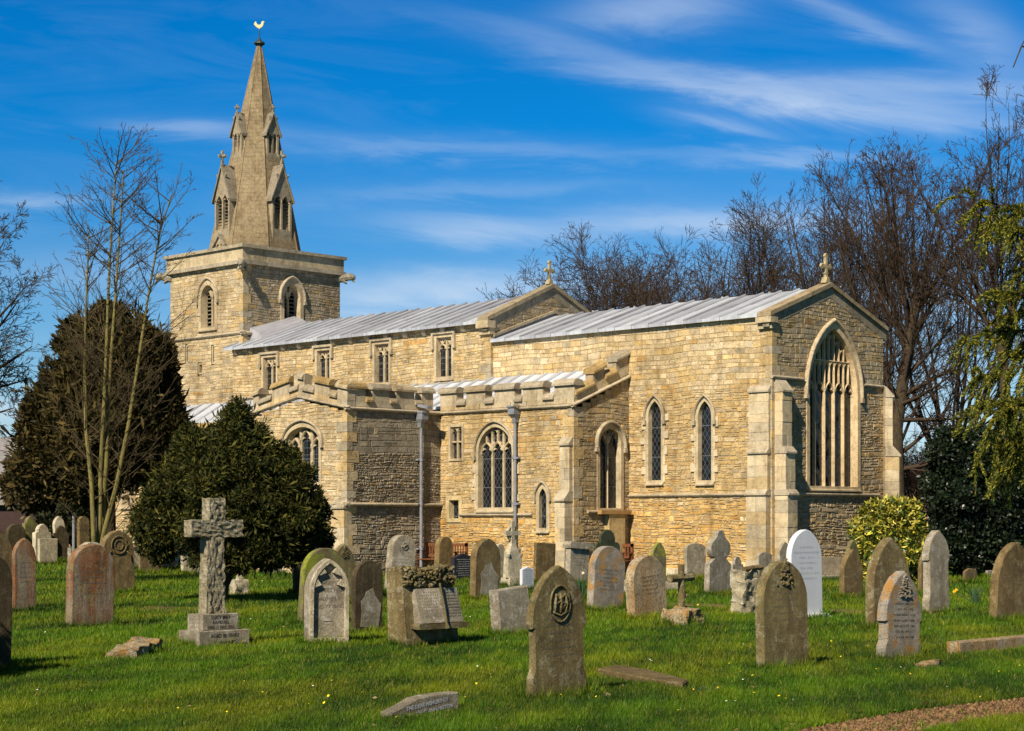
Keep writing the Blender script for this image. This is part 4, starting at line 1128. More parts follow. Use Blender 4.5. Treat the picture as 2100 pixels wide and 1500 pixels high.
def worn_lines(parent, rows, mat, r, n=.0015):
    """illegible lines of weathered letters: rows of (z, half width, letter height)"""
    mb = MB()
    for (z, hw, ch) in rows:
        u = -hw
        while u < hw:
            if r.random() < .17: u += ch * .6; continue
            cw = ch * r.uniform(.35, .7)
            for q in range(r.choice((1, 2, 2))):
                a = u + cw * q * .55; mb.face([(n, a, z), (n, a + cw * .28, z), (n, a + cw * .28, z + ch * r.uniform(.7, 1)), (n, a, z + ch)])
            if r.random() < .6:
                zz = z + ch * r.choice((0, .42, .8)); mb.face([(n + .0005, u, zz), (n + .0005, u + cw * .8, zz), (n + .0005, u + cw * .8, zz + ch * .2), (n + .0005, u, zz + ch * .2)])
            u += cw + ch * .25
    return mb.build('inscription', mat, parent)
def leaves(parent, mat, r, area, n, L, name='carved_leaves', depth=.03):
    """carved foliage in relief; area(r) -> (u, z)"""
    mb = MB()
    for i in range(n):
        u, z = area(r); a = r.uniform(0, 6.28); l = L * r.uniform(.6, 1.2); d = depth * r.uniform(.5, 1.2)
        c, s = math.cos(a), math.sin(a)
        mb.tube([(0, u - c * l * .5, z - s * l * .5), (d, u - c * l * .1 + s * l * .1, z - s * l * .1 - c * l * .1), (d * .8, u + c * l * .25, z + s * l * .25), (0, u + c * l * .5, z + s * l * .5)], [l * .10, l * .24, l * .18, l * .04], 5)
    return mb.build(name, mat, parent)

GROUP = 'gravestones in the churchyard'
BASES = []
def stone(label, shape, xs0, xe, x1, ytop, ybase, mat, lean=0.0, pitch=0.0, yaw=0.0, name='headstone', cat='headstone', tmin=.07, extra=None, seed=None, bevel=.012):
    X, Y, D = GP(xe, ybase); w = max(.2, EP(x1, HZ, X)[0] - Y) * .698 / (math.cos(R(yaw)) * .698 - math.sin(R(yaw)) * .716); t = min(.3, max(tmin, X - SP(xs0, HZ, Y)[0]))
    Dm = D + w * .35; h = EYE + Dm * (HZ - ytop) / F
    jo = random.Random(int(xe * 3 + ybase)); ou = [(p[0] + jo.uniform(-.004, .004), p[1] + jo.uniform(-.004, .004)) for p in outline(shape, w, h)]
    mb = MB(); mb.extrude(ou, frL, -t, 0, bevel=min(bevel, t * .2))
    o = mb.build(name, G[mat] if isinstance(mat, str) else mat)
    o.location = (X, Y + w / 2, 0); jr = random.Random(int(x1 * 7 + ytop)); o.rotation_euler = (-R(lean), R(pitch + jr.uniform(-1.5, 1.5)), R(yaw + jr.uniform(-4, 4)))
    tag(o, label, cat, GROUP)
    if shape != 'low': BASES.append((X - t / 2, Y + w / 2, w / 2, D))
    if extra is None and 18 < D < 48 and shape in ('gothic', 'round', 'lowgothic', 'notched', 'segment') and mat != 'white': extra = ex_text('mid', .66, 5, .28, .024, .065)
    if extra: extra(o, w, h, t, random.Random(seed or int(xe)))
    return o

# details carved on particular stones
def ex_medallion(o, w, h, t, r):
    mb = MB(); z = h - w * .48; rr = w * .19
    mb.tube([(.004, rr * .95 * math.cos(i * math.pi / 10), z + rr * 1.2 * math.sin(i * math.pi / 10)) for i in range(21)], .010, 5)
    for u in (-.5, 0, .5): mb.tube([(.007, u * rr, z - rr * .62), (.007, u * rr * 1.1 + .01, z), (.007, u * rr * .8, z + rr * .68)], [.010, .016, .010], 5)
    mb.tube([(.007, -rr * .6, z), (.007, 0, z + .02), (.007, rr * .6, z - .01)], .010, 5)
    mb.tube([(.007, .55 * rr, z + rr * .6), (.007, -.1 * rr, z + rr * .35), (.007, .45 * rr, z - rr * .05), (.007, 0, z - rr * .5)], .011, 5)
    mb.tube([(.007, -rr * .7, z - rr * .5), (.007, 0, z - rr * .8), (.007, rr * .7, z - rr * .5)], .010, 5)
    mb.build('monogram_medallion', G['olive'], o, True)
    worn_lines(o, [(h * (.60 - .055 * i), w * .27 * r.uniform(.7, 1), .022) for i in range(6)], MARK['mid'], r)
def ex_spray(mat, text=None, zc=.30, rows=8):
    def f(o, w, h, t, r):
        z = h - w * (zc + .18)
        leaves(o, G[mat], r, lambda q: (lambda k: (q.uniform(-1, 1) * w * .22 * (1 - k), z + k * w * .36))(q.random() ** 1.3), 60, w * .075, depth=.012)
        if text: worn_lines(o, [(z - w * .12 - i * h * .062, w * .30 * r.uniform(.75, 1), .026) for i in range(rows)], MARK[text], r)
        return None
    return f
def ex_text(col, z0=.6, n=6, hw=.34, ch=.026, gap=.06):
    def f(o, w, h, t, r): worn_lines(o, [(h * (z0 - gap * i), w * hw * r.uniform(.7, 1), ch) for i in range(n)], MARK[col], r)
    return f
def ex_circle(o, w, h, t, r):
    mb = MB(); z = h - w * .40; rr = w * .24
    for q, th in ((rr, .018), (rr * .55, .012)): mb.tube([(.004, q * math.cos(i * math.pi / 12), z + q * math.sin(i * math.pi / 12)) for i in range(25)], th, 5)
    for s in (-1, 1): mb.tube([(.004, s * w * .42, h * .50), (.008, s * w * .36, h * .62), (.004, s * w * .24, z - rr * .7)], .015, 5)
    mb.build('carved_circle', o.data.materials[0], o, True)
def ex_frame(o, w, h, t, r):
    # raised lichened border with a cusped head round a sunken inscription
    ou = outline('gothic', w, h); mb = MB(); i_ = inset(ou, w * .085); i_ = [(p[0], max(p[1], .10)) for p in i_]; ou = [(p[0], max(p[1], .0)) for p in ou]
    fr = lambda u, z, n: (n, u, z); mb.ring(ou, i_, fr, -.02, .065)
    zs = h - w * .62
    for (cu, cz, s) in ((-.30, zs, 1), (.30, zs, -1), (-.17, zs + w * .30, 1), (.17, zs + w * .30, -1)):
        q = .10 * w; u = cu * w
        mb.extrude([(u - s * q * 1.2, cz - q * .9), (u + s * q * .9, cz - q * .1), (u - s * q * .1, cz + q * 1.3)][::s], fr, -.01, .055)
    mb.build('cusped_border', G['pale'], o)
    text_mesh('inscription', ['IN', 'MEMORY OF', 'FRANCES HEAD', 'DIED NOV. 5', 'AGED 77 YEARS'], [.05, .055, .075, .055, .06], o, MARK['mid'], h - w * .42, h * .092, n=.004, shear=.03)
    mb = MB(); mb.tube([(.004, -.06, h * .28), (.004, .06, h * .285)], .004, 4); mb.build('rule_line', MARK['mid'], o)
def ex_white(o, w, h, t, r):
    worn_lines(o, [(h * (.79 - .058 * i), w * q, .034) for i, q in enumerate((.22, .40, .24, .30, .20, .40, .33))], MARK['shade'], r)
    mb = MB(); mb.hexa([(-t - .12, -w / 2 - .16, -.02), (.14, -w / 2 - .16, -.02), (.14, w / 2 + .16, -.02), (-t - .12, w / 2 + .16, -.02), (-t - .03, -w / 2 - .05, .09), (.05, -w / 2 - .05, .09), (.05, w / 2 + .05, .09), (-t - .03, w / 2 + .05, .09)])
    mb.build('plinth', G['white'], o)
def ex_flake(o, w, h, t, r):
    mb = MB(); P = [(-.30, .10), (.34, .06), (.42, .40), (.20, .52), (.12, .62), (-.12, .57), (-.16, .50), (-.30, .44), (-.26, .3)]
    mb.extrude([(u * w, z * h) for u, z in P], frL, -.01, .006); mb.build('flaked_patch', G['grey'], o)
def ex_rose(o, w, h, t, r):
    mb = MB(); z = h - w * .40
    for q in (.13, .08): mb.tube([(.006, q * w * math.cos(i * .7) * (1 + .1 * math.sin(i * 3)), z + q * w * math.sin(i * .7)) for i in range(10)], .012, 5)
    mb.tube([(.01, -.03, z - .02), (.02, .0, z + .02), (.01, .04, z)], .02, 5); mb.build('carved_rose', G['grey'], o, True)
    worn_lines(o, [(h * (.60 - .055 * i), w * .33 * r.uniform(.75, 1), .03) for i in range(6)], MARK['light'], r)
def ex_moss(o, w, h, t, r): leaves(o, G['moss'], r, lambda q: (q.uniform(-.1, .3) * w, h * q.uniform(.72, .93)), 26, .06, 'moss_patch', .008)
def ex_cap(o, w, h, t, r):
    mb = MB(); mb.extrude([(-w * .56, h - .14), (w * .56, h - .14), (w * .60, h - .06), (w * .56, h + .02), (-w * .56, h + .02), (-w * .60, h - .06)], frL, -t - .06, .06); mb.build('moulded_cap', G['grey'], o)
    worn_lines(o, [(h * (.7 - .08 * i), w * .3, .03) for i in range(4)], MARK['mid'], r)
def ex_base(mat):
    def f(o, w, h, t, r):
        mb = MB(); mb.box(-t - .10, .10, -w / 2 - .08, w / 2 + .08, -.03, .08); mb.build('plinth', G[mat], o)
    return f
def both(*fs):
    def f(o, w, h, t, r):
        for q in fs: q(o, w, h, t, r)
    return f

m, T, b = new_mat('rock faced stone'); p = obj_pos(T)
v = T.n('ShaderNodeTexVoronoi', feature='F1'); v.inputs['Scale'].default_value = 13; T.L(T.vm('ADD', p, T.comb(T.m('MULTIPLY', T.noise(p, 9, 4, .7), .1), T.m('MULTIPLY', T.noise(p, 7, 4, .7), .1), 0.0)), v.inputs['Vector'])
n = T.noise(p, 22, 6, .75); c = T.ramp(T.noise(p, 5, 6, .75), [(.35, (.20, .17, .10)), (.55, (.33, .285, .19)), (.7, (.44, .39, .28))]); c = T.mix(1.0, c, T.ramp(n, [(.3, .6), (.7, 1.4)]), 'MULTIPLY')
T.L(c, b.inputs['Base Color']); b.inputs['Roughness'].default_value = .95; b.inputs['Specular IOR Level'].default_value = .15; T.L(T.bump(T.m('ADD', T.m('MULTIPLY', v.outputs[0], .7), n), 1.0, .035), b.inputs['Normal']); M['rockface'] = m
# nearest stones
stone('large olive brown headstone with a carved monogram medallion under its pointed top', 'notched', 1080, 1092, 1203, 1160, 1440, 'olive', extra=ex_medallion, lean=-.6)
o = stone('low grey memorial with a swept top and pale lettering half sunk in foreground grass', 'low', 780, 800, 945, 1427, 1480, 'grey', lean=0, tmin=.10, name='low_memorial', cat='gravestone')
o.rotation_euler[0] = R(3.5)
text_mesh('inscription', ['TO', 'THE DEAR MEMORY OF', 'ELIZABETH C. ANNINGTON'], [.034, .046, .046], o, MARK['white'], .155, .060, n=.004, u=.02, shear=.04)
stone('tall rounded brown headstone with a carved spray in front of the white stone', 'lowgothic', 1553, 1570, 1657, 1150, 1378, 'olive', extra=ex_spray('olive', 'mid', .16, 5))
stone('pointed grey headstone with orange lichen along its top and carved flowers over dark lettering', 'notched', 1797, 1816, 1888, 1172, 1360, 'greyorange', lean=2.2, extra=ex_spray('grey', 'dark', .22, 7))
stone('broad olive pointed headstone standing behind the orange topped one, plain face with pale streaks', 'gothic', 1778, 1796, 1868, 1103, 1294, 'olive')
stone('smooth grey shouldered headstone in front of the dark holly', 'notched', 1892, 1906, 1948, 1088, 1262, 'grey', extra=ex_base('olive'))
stone('narrow brown headstone mostly hidden behind the grey shouldered stone by the holly', 'gothic', 1883, 1890, 1915, 1128, 1222, 'brown')
stone('small brown pointed headstone with yellow lichen beside the golden bush', 'gothic', 1722, 1732, 1769, 1127, 1229, 'brown')
stone('tip of a mossy headstone peeping over the small brown one by the golden bush', 'gothic', 1734, 1741, 1765, 1108, 1203, 'moss')
stone('white marble headstone with a pointed round top and plinth', 'lowgothic', 1615, 1625, 1687, 1086, 1272, 'white', extra=ex_white)
stone('dark brown pointed headstone leaning at the right edge', 'gothic', 2030, 2046, 2120, 1112, 1278, 'brown', lean=5)
stone('edge of a second brown headstone behind the leaning one at the right edge', 'gothic', 2091, 2097, 2150, 1150, 1258, 'brown', lean=4)
stone('small grey brown headstone under the holly branches', 'segment', 1975, 1979, 2004, 1166, 1198, 'brown')
stone('low pale stump of a stone behind the holly stem', 'rect', 2022, 2026, 2040, 1170, 1187, 'grey')
stone('grey headstone with a trefoil head on a waisted shaft near the chancel wall', 'disc', 1442, 1452, 1500, 1087, 1222, 'grey', lean=1.5)
stone('grey brown headstone with a shallow curved top left of the trefoil headed stone', 'segment', 1404, 1410, 1448, 1114, 1187, 'grey')
stone('small dull headstone tucked behind the trefoil headed stone', 'shoulders', 1498, 1502, 1525, 1141, 1194, 'grey')
stone('narrow mossy green pointed headstone behind the orange speckled slab', 'gothic', 1334, 1340, 1366, 1112, 1206, 'moss')
stone('plain blue grey squared headstone beside the narrow mossy one', 'segment', 1362, 1366, 1384, 1125, 1178, 'grey')
stone('broad headstone speckled all over with orange and brown lichen', 'round', 1286, 1302, 1370, 1139, 1274, 'orange', lean=-3.5)
stone('grey headstone with orange edges leaning to the right behind the nearest stone', 'round', 1203, 1216, 1277, 1120, 1256, 'greyorange', lean=5, extra=ex_text('mid', .62, 6))
stone('dark green slate headstone with a trefoil top against the aisle wall', 'trefoil', 1220, 1223, 1271, 1086, 1196, 'green')
stone('grey block memorial with a moulded cap leaning near the aisle corner', 'rect', 1158, 1168, 1206, 1114, 1202, 'grey', lean=4, extra=ex_cap)
stone('plain brown upright slab with a flat top near the downpipe', 'rect', 1093, 1098, 1137, 1114, 1196, 'brown', lean=2)
stone('small dark square stone left of the flat topped brown slab', 'rect', 1080, 1083, 1097, 1142, 1180, 'dark')
stone('pale grey low stone behind the block memorial with the moulded cap', 'segment', 1146, 1150, 1166, 1128, 1182, 'grey')
stone('small white tablet with fine lettering behind the nearest stone', 'peaked', 1066, 1070, 1096, 1162, 1212, 'white', extra=ex_text('mid', .82, 7, .38, .020, .09))
stone('brown round headed stone with a flaking grey patch on its face', 'lowgothic', 962, 973, 1027, 1105, 1234, 'brown', lean=2, extra=ex_flake)
stone('pale headstone peeping out behind the flaking brown one', 'round', 1012, 1018, 1037, 1116, 1192, 'pale')
stone('squat grey leaning headstone partly hidden by the nearest stone', 'rect', 1010, 1029, 1090, 1206, 1308, 'grey', lean=-5)
stone('narrow brown round topped headstone in front of the bench', 'round', 889, 898, 927, 1101, 1180, 'brown', lean=3)
stone('polished black headstone with fine lettering in front of the bench', 'peaked', 925, 931, 969, 1135, 1197, 'black', extra=both(ex_text('light', .78, 8, .36, .020, .075), ex_base('black')))
stone('tall grey headstone with a carved rose and lettering leaning right', 'round', 787, 801, 851, 1097, 1220, 'grey', lean=5.5, yaw=-10, extra=ex_rose)
stone('pale brown headstone behind the one with the carved rose', 'segment', 770, 778, 812, 1098, 1172, 'pale')
stone('dark green slab standing behind the stone with the carved rose', 'segment', 846, 849, 876, 1101, 1168, 'green')
stone('dark brown rounded headstone with a flaked face next to the cusped white bordered stone', 'round', 719, 727, 785, 1149, 1302, 'dark', lean=1.5, extra=ex_flake)
stone('headstone with a white lichened cusped border round a grey sunken face', 'gothic', 620, 640, 722, 1147, 1326, 'grey', lean=.5, yaw=-20, extra=ex_frame, bevel=.004)
stone('green topped round headstone leaning behind the cusped bordered one', 'round', 611, 620, 706, 1124, 1286, 'moss', lean=4)
stone('brown pointed headstone with carving behind the green topped leaning stone', 'gothic', 672, 680, 729, 1116, 1240, 'olive', lean=2, extra=ex_spray('olive', None, .25))
stone('dark brown slab below the right skirt of the yew', 'segment', 601, 605, 632, 1132, 1220, 'dark')
stone('brown headstone at the foot of the transept corner', 'segment', 712, 717, 752, 1114, 1176, 'brown')
stone('pale tilted stone under the yew branches near the transept', 'segment', 537, 542, 580, 1140, 1182, 'pale', lean=-8)
stone('red brown rounded headstone with green and grey patches, left of the rough cross', 'round', 134, 147, 233, 1117, 1290, 'red', lean=1)
stone('pale curved top of a headstone just behind the red brown one', 'round', 149, 158, 215, 1112, 1250, 'pale', lean=2)
stone('brown round headed stone carved with a circle, behind the red brown one', 'lowgothic', 203, 212, 276, 1088, 1220, 'brown', extra=ex_circle)
stone('slim pale stone beside the circle carved headstone', 'rect', 271, 274, 290, 1100, 1170, 'pale')
stone('square brown slab leaning under the left skirt of the yew', 'rect', 284, 287, 333, 1130, 1178, 'brown')
stone('low pale stone under the yew between the brown slab and the rough cross', 'segment', 332, 336, 364, 1148, 1170, 'grey')
stone('low pale rectangular stone directly left of the rough cross shaft', 'rect', 371, 376, 414, 1140, 1178, 'pale')
stone('brown headstone cut off by the left edge of the view', 'gothic', -60, -45, 31, 1078, 1256, 'brown')
stone('pointed reddish headstone with a yellow lichened top at far left', 'gothic', 24, 30, 74, 1104, 1257, 'red')
stone('near dark headstone cut off by the left edge of the view', 'bowed', -222, -196, 22, 1112, 1388, 'dark')  # unseen part past the edge made tall and wide to enlarge its shadow
stone('dark round headstone at the back left', 'round', 11, 17, 52, 1075, 1153, 'dark')
stone('yellow mossy shouldered headstone rising at the back left', 'shoulders', 46, 51, 79, 1059, 1152, 'moss')
stone('pale headstone with an ogee top behind the pale square slab', 'shoulders', 66, 72, 106, 1075, 1155, 'pale')
stone('pale square slab in grass at the left', 'rect', 77, 81, 119, 1105, 1159, 'pale')
stone('dark headstone just right of the pale square slab', 'shoulders', 107, 110, 141, 1078, 1154, 'dark')
stone('pale pointed headstone at the back left behind the dark one', 'gothic', 112, 117, 137, 1059, 1151, 'pale', lean=-4)
stone('brown headstone behind the stems of the bare tree', 'round', 158, 163, 184, 1059, 1151, 'brown')
stone('small rounded stone in front of the chancel buttress', 'segment', 1551, 1556, 1585, 1132, 1190, 'grey')
stone('small pointed grey stone just left of the white headstone', 'gothic', 1594, 1599, 1620, 1111, 1192, 'grey')
stone('dark rounded stone right beside the block memorial with the moulded cap', 'segment', 1200, 1203, 1222, 1130, 1186, 'dark')

# ------------------------------------------------------------------ rough hewn things
import bmesh
from mathutils import noise as mnoise
def rough_block(name, mat, parent, dims, loc, amp=.03, freq=6.0, cuts=7, seed=0, taper=(1, 1), smooth_axis=None):
    bm = bmesh.new(); bmesh.ops.create_cube(bm, size=1.0)
    bmesh.ops.subdivide_edges(bm, edges=bm.edges[:], cuts=cuts, use_grid_fill=True)
    off = Vector((seed * 3.1, seed * 1.7, seed * .9))
    for v in bm.verts:
        k = v.co.z + .5; tp = 1 + (taper[0] - 1) * k, 1 + (taper[1] - 1) * k
        v.co = Vector((v.co.x * dims[0] * tp[0], v.co.y * dims[1] * tp[1], v.co.z * dims[2]))
        d = Vector((mnoise.noise(v.co * freq + off), mnoise.noise(v.co * freq + off + Vector((9, 0, 0))), mnoise.noise(v.co * freq + off + Vector((0, 9, 0)))))
        if smooth_axis is not None and v.co[smooth_axis[0]] * smooth_axis[1] > dims[smooth_axis[0]] * .45: d *= .12
        v.co += d * amp
    me = bpy.data.meshes.new(name); bm.to_mesh(me); bm.free(); me.materials.append(mat)
    o = put(bpy.data.objects.new(name, me), parent); o.location = loc; return o

X, Y, D = GP(409, 1332)
t = thing('memorial_cross', 'tall rough hewn stone cross on a stepped plinth in front of the yew', 'grave cross', (X, Y, 0), group=GROUP)
BASES.append((X - .2, Y + .4, .4, D))
def blk(name, x0, x1, y0, y1, z0, z1, mat, par, bev=.008):
    mb = MB(); mb.extrude(rectpoly(y0, y1, z0, z1), frL, x0, x1, bevel=bev); return mb.build(name, mat, par)
low = blk('plinth', -.44, 0, 0, .78, -.05, .22, G['grey'], t)
text_mesh('inscription', ['AGED 88 YEARS', 'REUNITED'], [.062, .042], low, MARK['dark'], .135, .075, n=.003, u=.39)
up = blk('plinth', -.385, -.07, .10, .66, .221, .425, G['grey'], t)
text_mesh('inscription', ['LUCY MAY', 'RANDALL', 'DIED 22 DEC. 1931'], [.062, .058, .050], up, MARK['dark'], .362, .060, n=-.067, u=.38)
for par, nn, zt, hw in ((low, -.001, .14, .15), (up, .099, .35, .10)):       # worn lines on the lit south ends
    mb = MB(); r = random.Random(8)
    for i in range(3):
        a = -.385 if par is up else -.40; u = a + .04
        while u < a + .27: mb.face([(u, nn, zt - i * .05), (u + .012, nn, zt - i * .05), (u + .012, nn, zt - i * .05 + .03), (u, nn, zt - i * .05 + .03)]); u += r.uniform(.018, .035)
    mb.build('inscription', MARK['mid'], par)
rough_block('shaft', M['rockface'], t, (.17, .30, .98), (-.225, .36, .42 + .48), .022, 26, 19, 3, (.95, .82), (1, -1))
rough_block('shaft_head', M['rockface'], t, (.16, .25, .34), (-.225, .385, 1.39 + .32), .018, 26, 13, 5, (1, .97), (1, -1))
rough_block('cross_arm', M['rockface'], t, (.16, .80, .21), (-.225, .385, 1.38 + .12), .02, 26, 15, 7, (1, 1), (1, -1))

# block memorial with an open book
X, Y, D = GP(835, 1330)
t = thing('book_memorial', 'thick block memorial carved with leaves and an open book with a bookmark', 'gravestone', (X, Y, 0), (0, R(-4), 0), GROUP)
BASES.append((X - .15, Y + .45, .45, D))
mb = MB(); mb.hexa([(-.36, 0, -.1), (.0, 0, -.1), (.0, .92, -.1), (-.36, .92, -.1), (-.34, .02, 1.02), (-.06, .02, 1.04), (-.06, .88, .98), (-.34, .88, .98)])
body = mb.build('block', G['olive'], t)
mb = MB(); mb.hexa([(-.02, .10, .24), (.15, .10, .22), (.15, .92, .22), (-.02, .92, .24), (-.03, .10, .30), (.16, .08, .29), (.16, .94, .29), (-.03, .94, .30)]); mb.build('ledge', G['olive'], t)
mb = MB()
for (a, b, q) in ((.16, .525, 1), (.535, .90, -1)):
    n0, n1 = (.07, .13) if q > 0 else (.13, .07)
    mb.hexa([(-.02, a, .30), (n0 + .04, a, .30), (n1 + .04, b, .30), (-.02, b, .30), (-.06, a, .74), (n0 - .06, a, .74), (n1 - .06, b, .74), (-.06, b, .74)])
bk = mb.build('open_book', G['grey'], t)
mb = MB(); r = random.Random(2)
for s in (0, 1):
    for i in range(9):
        z = .68 - i * .038; k = (z - .30) / .44; u = .20 + s * .375
        while u < .49 + s * .375:
            q = (u - .16) / .365 if s == 0 else (.90 - u) / .365
            n = .07 + .06 * q + .04 - .10 * k + .004; mb.face([(n, u, z), (n + .0005, u + .012, z), (n - .004, u + .012, z + .018), (n - .0045, u, z + .018)]); u += r.uniform(.018, .04)
mb.build('inscription', MARK['mid'], bk)
mb = MB(); mb.tube([(.09, .53, .80), (.105, .53, .72), (.15, .535, .5), (.185, .525, .30), (.20, .53, .22)], [.016, .014, .014, .016, .03], 6); mb.build('bookmark', G['moss'], bk)
lv = leaves(t, G['olive'], random.Random(7), lambda q: (.05 + .82 * q.random(), .78 + .22 * q.random()), 110, .115, depth=.065); lv.location = (-.05, 0, 0)
leaves(t, G['olive'], random.Random(9), lambda q: (q.gauss(.5, .12), .86 + .14 * q.random()), 16, .13, 'carved_flower', .13).location = (-.04, 0, 0)

# rustic log cross on a rock base
X, Y, D = GP(1402, 1283)
t = thing('log_cross', 'small stone cross shaped like logs on a lumpy rock base', 'grave cross', (X, Y, 0), group=GROUP); BASES.append((X, Y, .3, D))
for i, (dx, dy, dz, s) in enumerate(((0, 0, .10, .34), (.05, -.20, .07, .26), (.0, .22, .07, .26), (-.18, .05, .12, .3), (.12, .12, .05, .2))):
    rough_block('rock', G['orange'], t, (s, s * 1.1, s * .8), (dx, dy, dz), .12, 5, 5, i + 1)
mb = MB(); mb.tube([(-.05, .0, .15), (-.05, .01, .45), (-.05, 0, .93)], [.062, .056, .05], 9); mb.tube([(-.05, .06, .42), (.0, .10, .47)], [.03, .02], 6); mb.build('shaft', G['olive'], t)
mb = MB(); mb.tube([(-.05, -.27, .72), (-.05, 0, .72), (-.05, .27, .73)], [.062, .058, .06], 9); mb.build('cross_arm', G['olive'], t)

# ringed cross and other small monuments
X, Y, D = GP(1050, 1205)
t = thing('ringed_cross', 'pale ringed stone cross on a tapering pedestal beside the aisle downpipe', 'grave cross', (X, Y, 0), group=GROUP); BASES.append((X, Y, .25, D))
mb = MB(); mb.box(-.2, .2, -.28, .28, -.05, .16); mb.box(-.16, .16, -.22, .22, .161, .24); mb.build('plinth', G['pale'], t)
mb = MB(); mb.hexa([(-.11, -.2, .24), (.11, -.2, .24), (.11, .2, .24), (-.11, .2, .24), (-.09, -.17, .86), (.09, -.17, .86), (.09, .17, .86), (-.09, .17, .86)]); mb.hexa([(-.09, -.14, .861), (.09, -.14, .861), (.09, .14, .861), (-.09, .14, .861), (-.06, -.07, 1.05), (.06, -.07, 1.05), (.06, .07, 1.05), (-.06, .07, 1.05)]); mb.build('pedestal', G['pale'], t)
mb = MB(); zc = 1.30
mb.tube([(0, .16 * math.cos(i * math.pi / 12), zc + .16 * math.sin(i * math.pi / 12)) for i in range(25)], .035, 6)
mb.box(-.05, .05, -.055, .055, 1.02, 1.58); mb.box(-.049, .049, -.25, .25, zc - .055, zc + .055); mb.build('ringed_head', G['pale'], t)
for s in (-1, 1):
    mb = MB(); mb.lathe(.06, s * .21, [(.06, .24), (.045, .28), (.04, .70), (.06, .74), (.07, .80)], 8); mb.build('side_column', G['pale'], t)

t = rough_block('broken_stone', G['pale'], None, (.22, .42, .34), (*GP(491, 1219)[:2], .14), .06, 6, 6, 4, (.8, .75))
tag(t, 'short lichened stump of a broken cross right of the yew stem', 'gravestone', GROUP); nb = rough_block('neck', G['pale'], t, (.13, .13, .16), (0, 0, .22), .03, 8, 4, 6, (.7, .7))
t = rough_block('fallen_stone', G['orange'], None, (.34, 1.02, .17), (*GP(279, 1348)[:2], .07), .055, 5.5, 11, 12); t.rotation_euler = (R(4), 0, R(38))
tag(t, 'rough orange brown stone lump lying in grass near the rough cross', 'fallen stone', GROUP); BASES.append((*GP(279, 1348)[:2], .4, 21))
X, Y, D = GP(1524, 1262)
t = thing('broken_memorial', 'rugged cracked stone with dark hollows behind the tall brown headstone', 'gravestone', (X, Y, 0), group=GROUP)
for i, (dy, dz, a, h) in enumerate(((0.02, .10, .20, .22), (.01, .30, .21, .2), (.02, .49, .19, .2), (.02, .66, .2, .16))): rough_block('cracked_block', G['pale'], t, (.26, a + .22, h + .03), (-.1, dy + .18, dz), .055, 8, 6, i + 3)
mb = MB(); mb.tube([(-.0, .02, .77), (-.0, .26, .79), (.0, .52, .80)], [.045, .05, .045], 8); mb.build('top_roll', G['brown'], t)

# kerbs and flat stones
def slab(label, name, cat, pts, z0, z1, mat, bev=.015):
    P = [GP(x, y)[:2] for x, y in pts]; cx = sum(p[0] for p in P) / len(P); cy = sum(p[1] for p in P) / len(P)
    P = [(p[0] - cx, p[1] - cy) for p in P]
    if sum(P[i][0] * P[(i + 1) % len(P)][1] - P[(i + 1) % len(P)][0] * P[i][1] for i in range(len(P))) < 0: P = P[::-1]
    mb = MB(); mb.extrude(P, lambda a, b, n: (a, b, n), z0, z1, bevel=bev); o = mb.build(name, G[mat]); o.location = (cx, cy, 0); return tag(o, label, cat, GROUP)
slab('flat brown ledger stone half buried in grass right of the nearest headstone', 'ledger_stone', 'ledger stone', ((1225, 1388), (1265, 1380), (1330, 1390), (1412, 1412), (1400, 1420), (1330, 1409)), -.03, .085, 'brown')
X, Y, D = GP(1968, 1347); u1 = EP(2160, HZ, X)[0]
mb = MB(); mb.extrude(rectpoly(0, u1 - Y, -.04, .17), frL, -.17, 0, bevel=.012); o = mb.build('grave_kerb', G['orange']); o.location = (X, Y, 0)
tag(o, 'long orange lichened kerb stone lying in grass at the right', 'grave kerb', GROUP)
slab('thin stone kerb in grass between the rough cross and the cusped bordered headstone', 'grave_kerb', 'grave kerb', ((498, 1331), (505, 1322), (640, 1318), (650, 1326)), -.02, .02, 'grey')
slab('thin brown stone edging behind the rough cross', 'grave_kerb', 'grave kerb', ((285, 1252), (300, 1246), (470, 1250), (500, 1256), (400, 1258)), -.02, .03, 'brown')
slab('low stone edging in grass right of the white headstone', 'grave_kerb', 'grave kerb', ((1694, 1258), (1700, 1253), (1790, 1256), (1800, 1261)), -.02, .04, 'brown')
slab('long low edging stone in grass behind the orange speckled slab', 'grave_kerb', 'grave kerb', ((1276, 1243), (1285, 1239), (1480, 1243), (1490, 1247)), -.02, .04, 'brown')
slab('low pale kerb beyond the log cross', 'grave_kerb', 'grave kerb', ((1362, 1211), (1366, 1204), (1392, 1204), (1394, 1211)), -.02, .16, 'grey')
t = rough_block('stone_lump', G['pale'], None, (.3, .34, .3), (*GP(1285, 1216)[:2], .12), .08, 6, 5, 8); tag(t, 'rough pale stone lump behind the orange speckled slab', 'stone', GROUP)
t = rough_block('stone_lump', G['orange'], None, (.16, .3, .10), (*GP(1905, 1372)[:2], .02), .05, 6, 5, 2); tag(t, 'small pale stone lying at the foot of the orange topped headstone', 'stone', GROUP)

